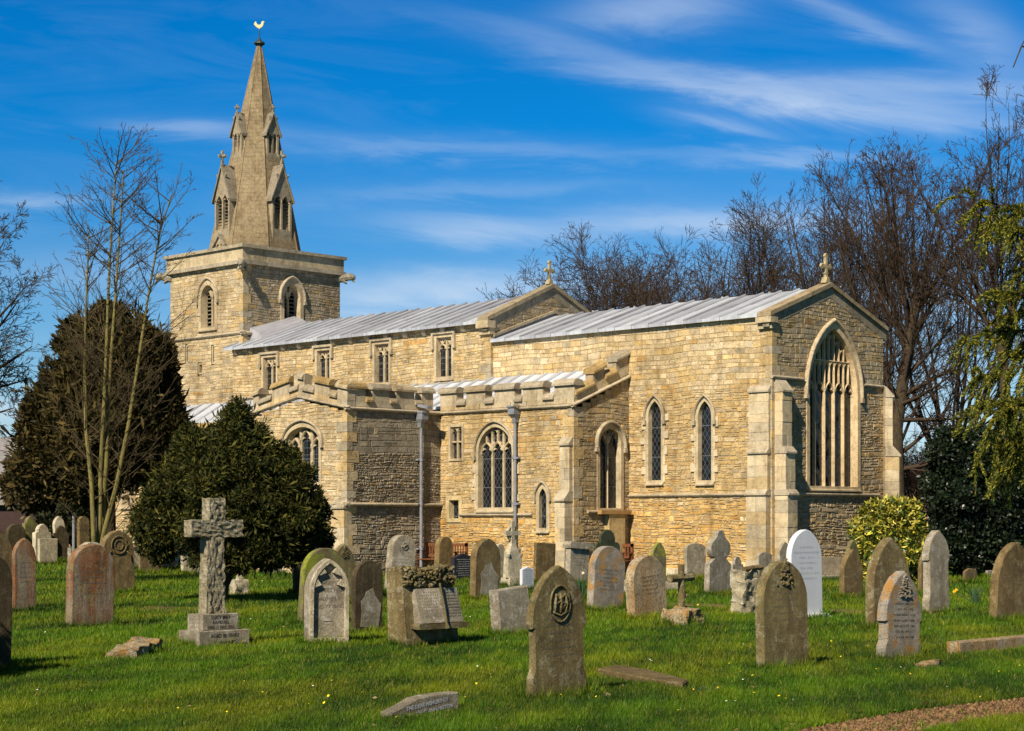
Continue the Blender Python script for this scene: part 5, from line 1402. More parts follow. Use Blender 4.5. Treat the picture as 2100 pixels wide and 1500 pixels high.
# ------------------------------------------------------------------ benches against the church
def bench(label, x, y, L):
    t = thing('bench', label, 'bench', (x, y, 0), group='benches along the church wall')
    for i in range(4):
        mb = MB(); mb.box(0, L, -.42 + i * .11, -.33 + i * .11, .42, .45); mb.build('seat_slat', M['timber'], t)
    mb = MB(); mb.box(0, L, -.03, .02, .83, .92); mb.box(0, L, -.02, .015, .50, .56); mb.build('back_rail', M['timber'], t)
    k = int(L / .11)
    for i in range(k):
        u = .06 + (L - .12) * i / (k - 1); mb = MB(); mb.box(u - .025, u + .025, -.012, .008, .561, .829); mb.build('back_slat', M['timber'], t)
    for u in (0, L - .07):
        mb = MB(); mb.box(u, u + .07, -.03, .04, 0, .94); mb.build('leg', M['timber'], t)
        mb = MB(); mb.box(u, u + .07, -.46, -.39, 0, .64); mb.build('leg', M['timber'], t)
        mb = MB(); mb.box(u - .01, u + .08, -.48, -.031, .641, .68); mb.build('armrest', M['timber'], t)
bench('brown slatted wooden bench by the small square window of the aisle', SP(874, HZ, YA - .55)[0], YA - .55, SP(958, HZ, YA - .55)[0] - SP(874, HZ, YA - .55)[0])
xb = SP(1298, HZ, YC - .5)[0]
bench('brown wooden bench showing one arm beside the dark green slate headstone', xb - 1.3, YC - .5, 1.3)
# ------------------------------------------------------------------ vegetation
def bark_mat(name, col, moss=(.12, .13, .03), ma=.4):
    m, T, b = new_mat(name); p = geo_pos(T); x, y, z = T.sep(p)
    n = T.noise(p, 5.0, 5, .7); f = T.noise(T.comb(T.m('MULTIPLY', x, 30), T.m('MULTIPLY', y, 30), T.m('MULTIPLY', z, 5)), 1.0, 4, .7)
    c = T.mix(T.m('MULTIPLY', T.ramp(n, [(.45, 0), (.62, 1)]), ma), rgb(col), rgb(moss))
    c = T.mix(1.0, c, T.ramp(f, [(.3, .6), (.7, 1.35)]), 'MULTIPLY')
    T.L(c, b.inputs['Base Color']); b.inputs['Roughness'].default_value = .95; b.inputs['Specular IOR Level'].default_value = .15
    T.L(T.bump(f, 1.0, .03), b.inputs['Normal']); return m
M['bark'] = bark_mat('grey brown bark', (.058, .040, .028), (.10, .10, .03)); M['greenbark'] = bark_mat('green barked stems', (.17, .14, .05), (.20, .18, .05), .6)
M['twig'] = bark_mat('red brown twigs', (.062, .041, .029), (.070, .055, .025), .3); M['mosstwig'] = bark_mat('olive twigs', (.085, .062, .034), (.11, .095, .035), .5)
def leaf_mat(name, rough=.6, spec=.3, trans=.25):
    m = bpy.data.materials.new(name); m.use_nodes = True; m.node_tree.nodes.clear(); T = NT(m.node_tree)
    o = T.n('ShaderNodeOutputMaterial'); b = T.n('ShaderNodeBsdfPrincipled'); t = T.n('ShaderNodeBsdfTranslucent'); mx = T.n('ShaderNodeMixShader')
    c = tintn(T); T.L(c, b.inputs['Base Color']); T.L(c, t.inputs[0]); b.inputs['Roughness'].default_value = rough; b.inputs['Specular IOR Level'].default_value = spec
    mx.inputs[0].default_value = trans; T.L(b.outputs[0], mx.inputs[1]); T.L(t.outputs[0], mx.inputs[2]); T.L(mx.outputs[0], o.inputs[0]); return m
M['leaf'] = leaf_mat('leaf'); M['gloss'] = leaf_mat('glossy leaf', .38, .35, .12); M['needle'] = leaf_mat('needle', .7, .15, .2); M['grass'] = leaf_mat('grass blade', .6, .25, .35)

def tubes(name, seg, sides, mat, parent, loc, tint=(1, 1, 1)):
    S = np.array(seg, np.float64)            # p0 p1 r0 r1
    if len(S) == 0: return None
    p0, p1, r0, r1 = S[:, :3] - loc, S[:, 3:6] - loc, S[:, 6], S[:, 7]
    d = p1 - p0; d /= np.linalg.norm(d, axis=1)[:, None] + 1e-9
    a = np.where(np.abs(d[:, 2:3]) > .9, [[1, 0, 0]], [[0, 0, 1]]); x = np.cross(d, a); x /= np.linalg.norm(x, axis=1)[:, None]; y = np.cross(d, x)
    th = np.arange(sides) * 2 * np.pi / sides; cs = np.cos(th)[None, :, None]; sn = np.sin(th)[None, :, None]
    ringd = x[:, None] * cs + y[:, None] * sn
    V = np.concatenate([p0[:, None] + ringd * r0[:, None, None], (p1 + d * r1[:, None] * .3)[:, None] + ringd * r1[:, None, None]], 1)
    k = np.arange(sides); q = np.stack([k, (k + 1) % sides, (k + 1) % sides + sides, k + sides], 1)
    Fc = (np.arange(len(S)) * 2 * sides)[:, None, None] + q[None]
    o = np_mesh(name, V.reshape(-1, 3), Fc.reshape(-1, 4), None, mat, parent, smooth=True); return o

class Grower:
    def __init__(s, seed, P): s.r = random.Random(seed); s.P = P; s.trunk = []; s.br = []
    def limb(s, p, d, L, r, lvl, tip=.35, path=None):
        P, rr = s.P, s.r; n = max(3, int(L / P['seg'][min(lvl, len(P['seg']) - 1)])); st = L / n; d = Vector(d).normalized(); p = Vector(p)
        out = s.trunk if lvl == 0 else s.br; r0 = r
        nk = P['kids'][lvl] if lvl < len(P['kids']) else 0
        at = sorted(rr.uniform(P['start'][lvl], 1.0) for _ in range(nk)) if nk else []
        ang0 = rr.uniform(0, 6.28)
        for i in range(n):
            j = P['jit'][min(lvl, len(P['jit']) - 1)]
            d = (d + Vector((rr.gauss(0, j), rr.gauss(0, j), rr.gauss(0, j))) + Vector((0, 0, P['up'][min(lvl, len(P['up']) - 1)] * st))).normalized()
            q = p + d * st; r1 = max(P['rmin'], r0 * (1 - (1 - tip) * (i + 1) / n))
            out.append((*p, *q, r, r1))
            while at and at[0] <= (i + 1) / n:
                t = at.pop(0); ang0 += 2.4 + rr.gauss(0, .4)
                a = R(rr.gauss(P['ang'][lvl], P['ang'][lvl] * .22)); x = d.orthogonal().normalized(); x.rotate(Matrix.Rotation(ang0, 3, d))
                cd_ = (d * math.cos(a) + x * math.sin(a))
                s.limb(p.lerp(q, rr.random()), cd_, L * P['ratio'][lvl] * (1.15 - .75 * t) * rr.uniform(.7, 1.25), max(P['rmin'], r1 * P['rr'][lvl] * rr.uniform(.7, 1.1)), lvl + 1, .25)
            p, r = q, r1
        return p
    def path(s, pts, r0, r1, kids, lvl=1):   # an explicit stem with branches of the given level
        n = len(pts); pts = [Vector(p) for p in pts]; tot = sum((pts[i + 1] - pts[i]).length for i in range(n - 1)); done = 0
        for i in range(n - 1):
            a, b = pts[i], pts[i + 1]; L = (b - a).length; m = max(2, int(L / .5))
            for k in range(m):
                f0, f1 = (done + L * k / m) / tot, (done + L * (k + 1) / m) / tot
                w = Vector((s.r.gauss(0, .015), s.r.gauss(0, .015), 0))
                s.trunk.append((*a.lerp(b, k / m), *a.lerp(b, (k + 1) / m), r0 + (r1 - r0) * f0, r0 + (r1 - r0) * f1))
            for (f, d, Lb, rb) in kids(i, a, b): s.limb(a.lerp(b, f), d, Lb, rb, lvl)
            done += L
    def build(s, name, label, loc, bark, twig, group=None):
        t = thing(name, label, 'tree', loc, group=group)
        tubes('trunk', s.trunk, 8, bark, t, loc); tubes('branches', s.br, 4, twig, t, loc); return t

UPR = dict(seg=[1.0, .9, .6, .5, .5], kids=[14, 9, 7, 4], start=[.28, .22, .2, .2], jit=[.03, .035, .05, .06, .07], up=[.02, .05, .07, .07, .06], ang=[34, 27, 27, 28], ratio=[.66, .44, .46, .5], rr=[.5, .48, .52, .6], rmin=.0085)
OPEN = dict(UPR, ang=[48, 42, 40, 40], up=[.02, .04, .05, .05, .05], jit=[.04, .06, .08, .09, .10])
ROWG = 'bare trees behind the church'
def row_tree(label, px, D, ytop, seed, P=UPR, wide=1.0, r=.24, twig='twig'):
    x, y, zt = AT(px, D, ytop); g = Grower(seed, P if wide == 1 else dict(P, ang=[P['ang'][0] * wide] + P['ang'][1:]))
    rr = random.Random(seed + 50); H = zt; d0 = H * .22
    g.trunk.append((x, y, -.2, x, y, d0, r * 1.15, r)); n = 11
    for i in range(n):                       # several leaders rise together from a short bole
        a = 6.28 * i / n + rr.uniform(-.4, .4); s_ = R(rr.uniform(5, 30) * wide)
        g.limb((x, y, d0 * rr.uniform(.7, 1.0)), (math.cos(a) * math.sin(s_), math.sin(a) * math.sin(s_), math.cos(s_)), (H - d0) * rr.uniform(.75, .98) / (math.cos(s_) ** .5), r * rr.uniform(.4, .62), 1, .15)
    g.build('bare_tree', label, (x, y, 0), M['bark'], M[twig], ROWG)
P7 = dict(UPR, ang=[34, 33, 33, 32], kids=[0, 13, 8, 3], ratio=[.6, .38, .52, .55], start=[.2, .12, .15, .2])
P7o = dict(OPEN, kids=[0, 19, 10, 3], ratio=[.6, .40, .52, .55], start=[.2, .15, .2, .2])
row_tree('bare tree filling the gap between the nave gable and the reddish trees', 1385, 99, 500, 14, P7o, 1.7)
row_tree('twiggy bare tree showing just above the chancel roof near the nave gable', 1285, 98, 520, 15, P7o, 1.2)
row_tree('open branched bare tree just right of the nave gable cross', 1325, 92, 472, 3, P7o, 1.45)
row_tree('smaller bare tree low beside the nave gable', 1245, 94, 540, 4, P7o, 1.35, .18)
row_tree('bushy reddish brown bare tree rising behind the middle of the chancel roof', 1440, 96, 462, 5, P7, 1.5)
row_tree('second bushy reddish brown bare tree behind the chancel roof, further right', 1532, 95, 445, 6, P7, 1.5)
row_tree('bare tree behind the chancel roof just left of the tall fan shaped one', 1615, 93, 410, 7, P7, 1.4)
row_tree('tall fan shaped bare tree directly behind the chancel gable cross', 1706, 88, 325, 8, P7, 1.3)
row_tree('tall bare tree right of the chancel gable', 1800, 90, 330, 9, P7, 1.2)
row_tree('slim bare tree between the big forked tree and the right edge', 1960, 92, 330, 10, P7, 1.2)
row_tree('small twiggy bare tree low behind the gap right of the chancel', 1880, 105, 890, 12, P7o, 1.4, .08)

# the big forked tree right of the chancel
D = 76; A = lambda px, py, dd=0: AT(px, D + dd, py); g = Grower(21, P7)
x, y, _ = AT(1843, D)
def kids_main(i, a, b):
    if i == 0: return []
    if i == 1: return [(.15, (RX * .9 + .1, RY * .9, .12), 4.2, .12), (.45, (RX * .8 - .3, RY * .8 + .2, .45), 3.8, .11), (.75, (-RX * .4 - .4, -RY * .4 + .4, .8), 3.5, .09)]
    r = g.r; out = []
    for k in range(3): 
        a_ = r.uniform(0, 6.28); s_ = r.uniform(.2, .55); out.append((r.random(), (math.cos(a_) * s_, math.sin(a_) * s_, .9), r.uniform(4.5, 8.0), r.uniform(.07, .11)))
    return out
g.path([(x, y, -.2), A(1840, 980), A(1838, 880), A(1852, 780), A(1868, 690), A(1880, 610)], .34, .20, kids_main)
for (px, py, L) in ((1712, 340, 1), (1770, 330, 1), (1835, 345, 1), (1890, 335, 1), (1935, 380, 1), (1960, 470, 1), (1690, 420, 1)):
    a = Vector(A(1870 + g.r.uniform(-8, 8), 680 + g.r.uniform(-40, 40))); b = Vector(A(px, py, g.r.uniform(-3, 3))); g.limb(a, (b - a) - Vector((0, 0, 1.2)), (b - a).length * 1.02, .10, 1, .10)
for (px, py) in ((1990, 875), (2000, 740), (1960, 790), (1985, 660)):
    a = Vector(A(1845, 870 - (900 - py) * .35)); b = Vector(A(px, py, g.r.uniform(-3, 1))); g.limb(a, b - a, (b - a).length, .11, 1, .2)
g.build('bare_tree', 'big forked bare tree with a thick trunk just right of the chancel', (x, y, 0), M['bark'], M['twig'], ROWG)
D = 72; g = Grower(22, P7); x, y, _ = AT(2068, D)
g.path([(x, y, -.2), A(2066, 900), A(2058, 760), A(2050, 650)], .30, .2, lambda i, a, b: [(g.r.random(), (math.cos(q) * .4, math.sin(q) * .4, .9), 5, .09) for q in (g.r.uniform(0, 6.28),)] if i else [])
for (px, py) in ((1935, 290), (1985, 250), (2030, 215), (2065, 205), (2110, 215), (2160, 260), (1960, 420), (2190, 330), (1930, 520), (2000, 330)):
    a = Vector(A(2053 + g.r.uniform(-4, 8), 690 + g.r.uniform(-40, 60))); b = Vector(A(px, py, g.r.uniform(-3, 3))); g.limb(a, (b - a) - Vector((0, 0, 1.5)), (b - a).length * 1.02, .09, 1, .10)
g.build('bare_tree', 'tallest bare tree rising behind the evergreen at the right edge', (x, y, 0), M['bark'], M['twig'], ROWG)

# slender many stemmed tree at the left
D = 56; PY = dict(seg=[.6, .45, .35, .3], kids=[0, 6, 3], start=[.2, .25, .3], jit=[.03, .035, .05, .06], up=[.1, .2, .16, .12], ang=[50, 34, 34], ratio=[.5, .40, .5], rr=[.5, .5, .55], rmin=.0055)
g = Grower(31, PY); x, y, _ = AT(196, D)
def stemkids(scale):
    def f(i, a, b):
        out = []; r = g.r
        if i < 2: n = 2
        else: n = 8
        for k in range(n):
            q = r.uniform(0, 6.28); out.append((r.random(), (math.cos(q), math.sin(q), r.uniform(.35, .9)), r.uniform(1.3, 2.7) * scale * (1.0 if i < 5 else .8), r.uniform(.014, .022)))
        return out
    return f
for pts, r0 in ((((192, 1100), (188, 1000), (176, 880), (174, 760), (176, 640), (180, 540), (181, 478)), .085), (((204, 1080), (206, 980), (212, 860), (218, 720), (222, 600), (229, 470), (236, 370), (238, 335)), .09),
                (((208, 1090), (218, 960), (222, 830), (230, 700), (240, 560), (248, 440), (254, 350)), .085), (((215, 1085), (238, 1000), (262, 880), (284, 740), (302, 620), (316, 540), (330, 470), (352, 400)), .085)):
    P_ = [(x, y, -.1)] + [AT(px, D + g.r.uniform(-.4, .4), py) for px, py in pts]; g.path(P_, r0, .018, stemkids(1.0))
g.build('bare_tree', 'slender young bare tree with several pale stems in front of the dark conifer at left', (x, y, 0), M['greenbark'], M['mosstwig'])

# tree reaching in from beyond the left edge
g = Grower(41, dict(OPEN, seg=[1.0, .6, .4, .3, .25], kids=[0, 15, 10, 4], start=[.2, .2, .2, .2], ratio=[.6, .42, .5, .55], up=[.02, .03, .03, .03, .03], rmin=.0055)); D = 44
x, y, _ = AT(-190, D); g.trunk.append((x, y, -.2, *AT(-185, D, 900), .3, .24)); A = lambda px, py, dd=0: AT(px, D + dd, py)
g.trunk.append((*A(-185, 900), *A(-170, 640), .24, .16))
for (px, py, qy) in ((20, 470, 700), (70, 560, 760), (100, 690, 820), (60, 800, 860), (110, 640, 800), (-20, 400, 650), (20, 620, 800), (70, 720, 860), (40, 900, 880), (-80, 380, 640)):
    a = Vector(A(-180, qy)); b = Vector(A(px, py, g.r.uniform(-1.5, 2))); g.limb(a, (b - a) + Vector((0, 0, .5)), (b - a).length, .10, 1, .12)
g.build('bare_tree', 'bare tree whose dark twigs reach in from the left edge', (x, y, 0), M['bark'], M['bark'])

# ---- leafy crowns: many small leaf faces spread through a set of uneven lobes
def vnoise(P, f, seed):
    q = P * f; s = seed
    return (np.sin(q[:, 0] * 1.3 + s) * np.cos(q[:, 1] * 1.7 + s * 2) + np.sin(q[:, 2] * 1.9 + s * 3 + q[:, 0] * .7) + .6 * np.sin(q[:, 0] * 3.1 + q[:, 1] * 2.3 - q[:, 2] * 2.7 + s)) / 2.6
def crown(name, parent, loc, lobes, n, size, cols, mat, seed, upr=.4, aspect=.5, gap=.15, rough=.22, shell=.55, curl=0.0, down=0.0, sub=0):
    g = np.random.default_rng(seed); L = np.array(lobes, float)
    if sub:                                  # sprays break the outline of every lobe
        ex = [L]
        for q in L:
            m = sub; dd = g.normal(size=(m, 3)); dd /= np.linalg.norm(dd, axis=1)[:, None]
            ex.append(np.concatenate([q[:3] + dd * q[3:] * g.uniform(.75, 1.18, (m, 1)), q[3:] * g.uniform(.14, .40, (m, 1))], 1))
        L = np.concatenate(ex)
    w = (L[:, 3] * L[:, 4] * L[:, 5]) ** .62; k = g.choice(len(L), n, p=w / w.sum())
    d = g.normal(size=(n, 3)); d /= np.linalg.norm(d, axis=1)[:, None]
    rad = shell + (1 - shell) * g.random(n) ** .6
    P = L[k, :3] + d * L[k, 3:] * rad[:, None]
    nz = vnoise(P, 2.1 / np.mean(L[:, 3:]) * 1.2, seed) + .7 * vnoise(P, 6.0 / np.mean(L[:, 3:]), seed + 3)
    P = P + d * L[k, 3:] * (rough * nz)[:, None]
    keep = (nz > -1.6 + gap * 4 * g.random(n)) & (P[:, 2] > .03); P, d, nz, k = P[keep], d[keep], nz[keep], k[keep]; n = len(P)
    ax = d * .8 + g.normal(size=(n, 3)) * .7 + np.array([0, 0, upr - down]); ax /= np.linalg.norm(ax, axis=1)[:, None]
    b = np.cross(ax, g.normal(size=(n, 3))); b /= np.linalg.norm(b, axis=1)[:, None]; c = np.cross(ax, b)
    s = size * g.uniform(.55, 1.35, n)[:, None]; wd = s * aspect
    V = np.stack([P, P + ax * s * .5 + b * wd * .5 + c * s * curl, P + ax * s, P + ax * s * .5 - b * wd * .5 + c * s * curl], 1)
    C = np.array(cols, float); ci = g.integers(0, len(C), n); lobev = g.uniform(.75, 1.25, len(L))[k]
    col = C[ci] * (g.uniform(.6, 1.4, n) * lobev)[:, None]
    Fc = np.arange(n * 4).reshape(-1, 4)
    return np_mesh(name, (V - np.array(loc)).reshape(-1, 3), Fc, np.repeat(col, 4, 0), mat, parent)
def lobes_px(lst, D):                        # (px, py, half width px, half height px, depth offset, depth radius)
    out = []
    for (px, py, hw, hh, dd, rd) in lst:
        x, y, z = AT(px, D + dd, py); s = (D + dd) / F; out.append((x, y, z, hw * s * .85, hw * s * .85 if rd is None else rd, hh * s))
    return out

# dark conifer by the tower
D = 60; x, y, _ = AT(215, D); t = thing('conifer', 'massive dark brown green conifer left of the tower', 'tree', (x, y, 0))
lb = lobes_px([(238, 708, 66, 62, 0, None), (205, 740, 60, 70, 1, None), (275, 750, 56, 84, -.5, None), (170, 800, 70, 90, 0, None), (255, 840, 90, 110, 0, None), (325, 800, 35, 90, .3, None), (110, 860, 66, 80, .6, None), (190, 900, 90, 100, -.6, None),
               (320, 890, 58, 90, .3, None), (95, 930, 70, 70, .5, None), (270, 950, 80, 60, .2, None), (170, 970, 95, 60, .5, None), (350, 870, 34, 70, .8, None), (160, 712, 42, 50, .4, None), (298, 722, 38, 50, .2, None), (340, 960, 40, 40, .5, None)], D)
crown('foliage', t, (x, y, 0), lb, 130000, .22, [(.060, .045, .013), (.045, .037, .011), (.080, .056, .016), (.034, .031, .011)], M['needle'], 5, .55, .40, .12, .20, .35, sub=26)
tubes('trunk', [(x, y, -.1, x, y, 4, .4, .3)], 8, M['bark'], t, (x, y, 0))

crown('outer_sprays', t, (x, y, 0), lb, 9000, .42, [(.075, .056, .017), (.055, .046, .014), (.095, .068, .020)], M['needle'], 15, .7, .20, .1, .34, .86, sub=26)
# the yew behind the cross
D = 36; x, y, _ = AT(448, D, 0); t = thing('yew_tree', 'dense dark green yew with a leaning stem behind the rough stone cross', 'tree', (x, y, 0))
lb = lobes_px([(490, 886, 34, 54, 0, None), (480, 920, 66, 66, 0, None), (425, 960, 72, 62, .2, None), (545, 960, 66, 60, .1, None), (375, 1010, 76, 66, .2, None), (470, 1010, 100, 80, -.3, None), (570, 1020, 78, 62, 0, None), (325, 1070, 52, 60, .2, None), (420, 1080, 80, 52, -.2, None),
               (520, 1075, 92, 58, -.2, None), (615, 1065, 62, 60, 0, None), (335, 1118, 40, 32, .1, None), (640, 1110, 40, 40, .1, None), (570, 1115, 60, 34, -.1, None), (395, 920, 40, 40, .3, None), (590, 960, 30, 40, .1, None), (475, 1138, 80, 30, -.2, None), (545, 1138, 70, 28, -.1, None)], D)
crown('foliage', t, (x, y, 0), lb, 190000, .085, [(.024, .034, .007), (.038, .046, .008), (.085, .080, .012), (.018, .025, .007), (.055, .046, .011)], M['needle'], 6, .15, .40, .10, .24, .4, sub=30)
crown('new_shoots', t, (x, y, 0), lb, 14000, .17, [(.060, .060, .011), (.10, .090, .014), (.035, .040, .009)], M['needle'], 16, .25, .22, .1, .36, .86, sub=30)
g = Grower(51, dict(OPEN, kids=[0, 0], rmin=.01)); g.path([(x, y, -.1), AT(455, D, 1200), AT(478, D, 1150), AT(480, D, 1050)], .16, .1, lambda i, a, b: [])
for (px, py) in ((330, 1060), (600, 1060), (560, 960), (400, 960)): a = Vector(AT(478, D, 1130)); b = Vector(AT(px, D, py)); g.limb(a, b - a, (b - a).length, .05, 1, .3)
tubes('trunk', g.trunk + g.br, 7, M['bark'], t, (x, y, 0))

# variegated bush and holly
D = 47; x, y, _ = AT(1825, D); t = thing('laurel_bush', 'rounded golden yellow variegated bush beside the chancel east wall', 'bush', (x, y, 0))
lb = lobes_px([(1825, 1085, 68, 60, 0, None), (1790, 1120, 44, 62, 0, None), (1865, 1115, 42, 66, 0, None), (1830, 1140, 72, 58, 0, None), (1800, 1060, 40, 34, 0, None), (1850, 1062, 40, 38, 0, None), (1775, 1160, 28, 40, 0, None), (1870, 1160, 34, 40, 0, None)], D)
crown('foliage', t, (x, y, 0), lb, 27000, .155, [(.50, .42, .05), (.42, .36, .04), (.34, .32, .05), (.10, .14, .02), (.06, .10, .015), (.05, .08, .012), (.58, .50, .10)], M['gloss'], 7, -.1, .34, .05, .12, .6, .12, sub=8)
tubes('stem', [(x, y, -.1, x, y, 1.2, .06, .04), (x, y, .2, x + .4, y + .3, 1.2, .04, .03)], 6, M['bark'], t, (x, y, 0))
D = 52; x, y, _ = AT(1990, D); t = thing('holly_tree', 'wide dark glossy holly at the right with low branches', 'tree', (x, y, 0))
lb = lobes_px([(1960, 930, 60, 50, 0, None), (2030, 940, 80, 60, 0, None), (1945, 1000, 62, 60, 0, None), (2010, 1010, 90, 70, 0, None), (2090, 1000, 80, 80, 0, None), (1950, 1075, 62, 60, 0, None), (2020, 1085, 84, 60, 0, None), (2100, 1090, 70, 60, 0, None), (1930, 1120, 40, 40, 0, None), (1990, 1135, 60, 34, 0, None), (2060, 1135, 60, 34, 0, None), (1935, 900, 24, 24, 0, None), (2110, 900, 70, 70, .5, None)], D)
crown('foliage', t, (x, y, 0), lb, 90000, .12, [(.012, .022, .010), (.016, .028, .011), (.010, .018, .010), (.022, .034, .014)], M['gloss'], 8, -.1, .6, .10, .18, .4, .1, sub=20)
g = Grower(61, dict(OPEN, kids=[0, 0], rmin=.02)); g.path([AT(1932, D, 1190), AT(1936, D, 1140), AT(1950, D, 1050)], .13, .08, lambda i, a, b: []); g.path([AT(2018, D, 1150), AT(2030, D, 1172), AT(2045, D, 1176), AT(2075, D, 1160)], .07, .05, lambda i, a, b: [])
g.path([(x, y, -.1), AT(1992, D, 1100)], .14, .1, lambda i, a, b: [])
tubes('trunk', g.trunk, 7, M['bark'], t, (x, y, 0))

# drooping evergreen reaching in at the right edge, close to the camera
D = 13.0; x, y, _ = AT(2290, D); t = thing('evergreen_tree', 'yellow green drooping evergreen boughs hanging in at the right edge', 'tree', (x, y, 0))
gq = np.random.default_rng(12); PTS = []; BR = [(x, y, -.1, *AT(2287, D, 600), .13, .09), (*AT(2287, D, 600), *AT(2285, D, 300), .09, .05), (*AT(2285, D, 300), *AT(2290, D, -60), .05, .012)]
def bough(q0, q1, nt, hang, dd=0.0):
    a = np.array(AT(q0[0], D + dd, q0[1])); b = np.array(AT(q1[0], D + dd * 1.6, q1[1])); mid = (a + b) / 2 + np.array([0, 0, .12])
    prev = a
    for i in range(1, 13):
        s_ = i / 12; p = (1 - s_) ** 2 * a + 2 * s_ * (1 - s_) * mid + s_ * s_ * b; BR.append((*prev, *p, .02 * (1 - s_) + .004, .02 * (1 - s_) + .003)); prev = p
    for i in range(nt):
        s_ = gq.random() ** .7; p = (1 - s_) ** 2 * a + 2 * s_ * (1 - s_) * mid + s_ * s_ * b
        d = (b - a) / np.linalg.norm(b - a) * gq.uniform(.1, .9) + gq.normal(size=3) * .35 + np.array([0, 0, -hang]); d /= np.linalg.norm(d); L = gq.uniform(.10, .26)
        BR.append((*p, *(p + d * L * .6 + np.array([0, 0, -.02])), .003, .002))
        m = 230; q = gq.random(m); P = p + d * (q * L)[:, None] + np.array([0, 0, -1]) * (q * q * .13)[:, None]; PTS.append((P, np.repeat(d[None], m, 0)))
for (q0, q1, nt, hang, dd) in (((2285, 520), (1958, 402), 46, .25, 0), ((2285, 560), (2030, 450), 52, .5, .3), ((2285, 500), (2080, 430), 40, .5, -.3), ((2290, 700), (1982, 690), 46, .35, .2), ((2290, 680), (2040, 600), 44, .4, 0), ((2290, 760), (2012, 770), 50, .5, -.2),
                        ((2290, 800), (1975, 850), 50, .5, .2), ((2290, 860), (1990, 930), 46, .45, 0), ((2290, 900), (2050, 960), 46, .5, .3), ((2290, 650), (2060, 650), 46, .6, .4), ((2290, 840), (2050, 840), 60, .6, -.3), ((2290, 740), (2070, 720), 60, .6, .1), ((2290, 600), (2090, 560), 30, .5, .2), ((2290, 930), (2080, 900), 60, .6, 0), ((2285, 520), (2500, 430), 46, .4, 0), ((2285, 640), (2560, 620), 50, .4, .4), ((2285, 700), (2440, 760), 50, .5, 1.0), ((2290, 800), (2600, 830), 60, .5, 0), ((2290, 860), (2480, 930), 60, .5, -.6), ((2285, 420), (2400, 330), 40, .4, .3), ((2287, 300), (2230, 240), 30, .4, .4), ((2288, 200), (2350, 130), 30, .4, 0), ((2288, 60), (2260, 0), 24, .4, 0)):
    bough(q0, q1, int(nt * .72), hang * .5, dd)
P = np.concatenate([p for p, d in PTS]); d = np.concatenate([d for p, d in PTS]); n = len(P)
ax = d * .9 + gq.normal(size=(n, 3)) * .42 + np.array([0, 0, -.3]); ax /= np.linalg.norm(ax, axis=1)[:, None]; b = np.cross(ax, gq.normal(size=(n, 3))); b /= np.linalg.norm(b, axis=1)[:, None]
s = gq.uniform(.02, .042, n)[:, None]; V = np.stack([P, P + ax * s * .5 + b * s * .10, P + ax * s, P + ax * s * .5 - b * s * .10], 1)
C = np.array([(.25, .24, .020), (.13, .15, .016), (.36, .31, .025), (.06, .085, .012), (.04, .06, .012)])[gq.integers(0, 5, n)] * gq.uniform(.6, 1.3, (n, 1))
np_mesh('foliage', (V - np.array((x, y, 0))).reshape(-1, 3), np.arange(n * 4).reshape(-1, 4), np.repeat(C, 4, 0), M['leaf'], t)
BR += [(*AT(2285, D, 300), *AT(2190, D, 120), .03, .012), (*AT(2190, D, 120), *AT(2095, D, 95), .010, .006), (*AT(2095, D, 95), *AT(2078, D, 138), .006, .004), (*AT(2092, D, 100), *AT(2108, D, 70), .005, .003)]
tubes('branches', BR, 6, M['bark'], t, (x, y, 0))

# shrubs and a far hedge at the left
def shrub(label, px, py, hw, hh, D, n, size, cols, seed, name='shrub', extra=()):
    x, y, _ = AT(px, D); t = thing(name, label, 'shrub', (x, y, 0))
    L = [(px, py, hw, hh, 0, None)] + [(px + a * hw, py + b * hh, hw * c, hh * c, 0, None) for a, b, c in ((-.5, .3, .6), (.5, .25, .6), (0, .5, .8), (-.3, -.3, .5), (.35, -.2, .5))]
    crown('foliage', t, (x, y, 0), lobes_px(L, D), n, size, cols, M['leaf'], seed, .2, .5, .1, .22, .4, sub=14)
    tubes('stem', [(x, y, -.1, x, y, 1.5, .06, .04)], 6, M['bark'], t, (x, y, 0)); return t
BRN = [(.07, .055, .018), (.05, .045, .014), (.09, .06, .022)]; DGR = [(.03, .035, .010), (.02, .026, .010), (.045, .042, .012)]
shrub('brownish evergreen shrub at the far left behind the gravestones', 70, 985, 62, 55, 79, 16000, .24, BRN, 21)
shrub('dark shrub beneath the conifer by the back left gravestones', 150, 1060, 34, 46, 78, 9000, .2, DGR, 22)
shrub('low dark bush in the shade at far left', 95, 1092, 40, 34, 77, 9000, .2, DGR, 23)
shrub('dark shrub close to the bare tree stems and the aisle wall', 178, 1090, 22, 60, 76, 9000, .2, DGR, 24)
shrub('dark evergreen bush standing just outside the left edge and shading the grass', -215, 1230, 150, 190, 18.0, 14000, .09, DGR, 25)  # added bush, out of view, there only to cast shade at lower left
rr = np.random.default_rng(31); LB = []
for px in range(-260, 2400, 38):
    x, y, z = AT(px, 135); LB.append((x, y, 1.0, 2.6, 2.6, 1.7 + rr.random() * 1.2))
hd = crown('hedge', None, (0, 0, 0), LB, 60000, .5, BRN + DGR, M['leaf'], 33, .2, .5, .05, .2, .4); tag(hd, 'far hedge of mixed shrubs closing the churchyard behind the church', 'hedge', kind='stuff')

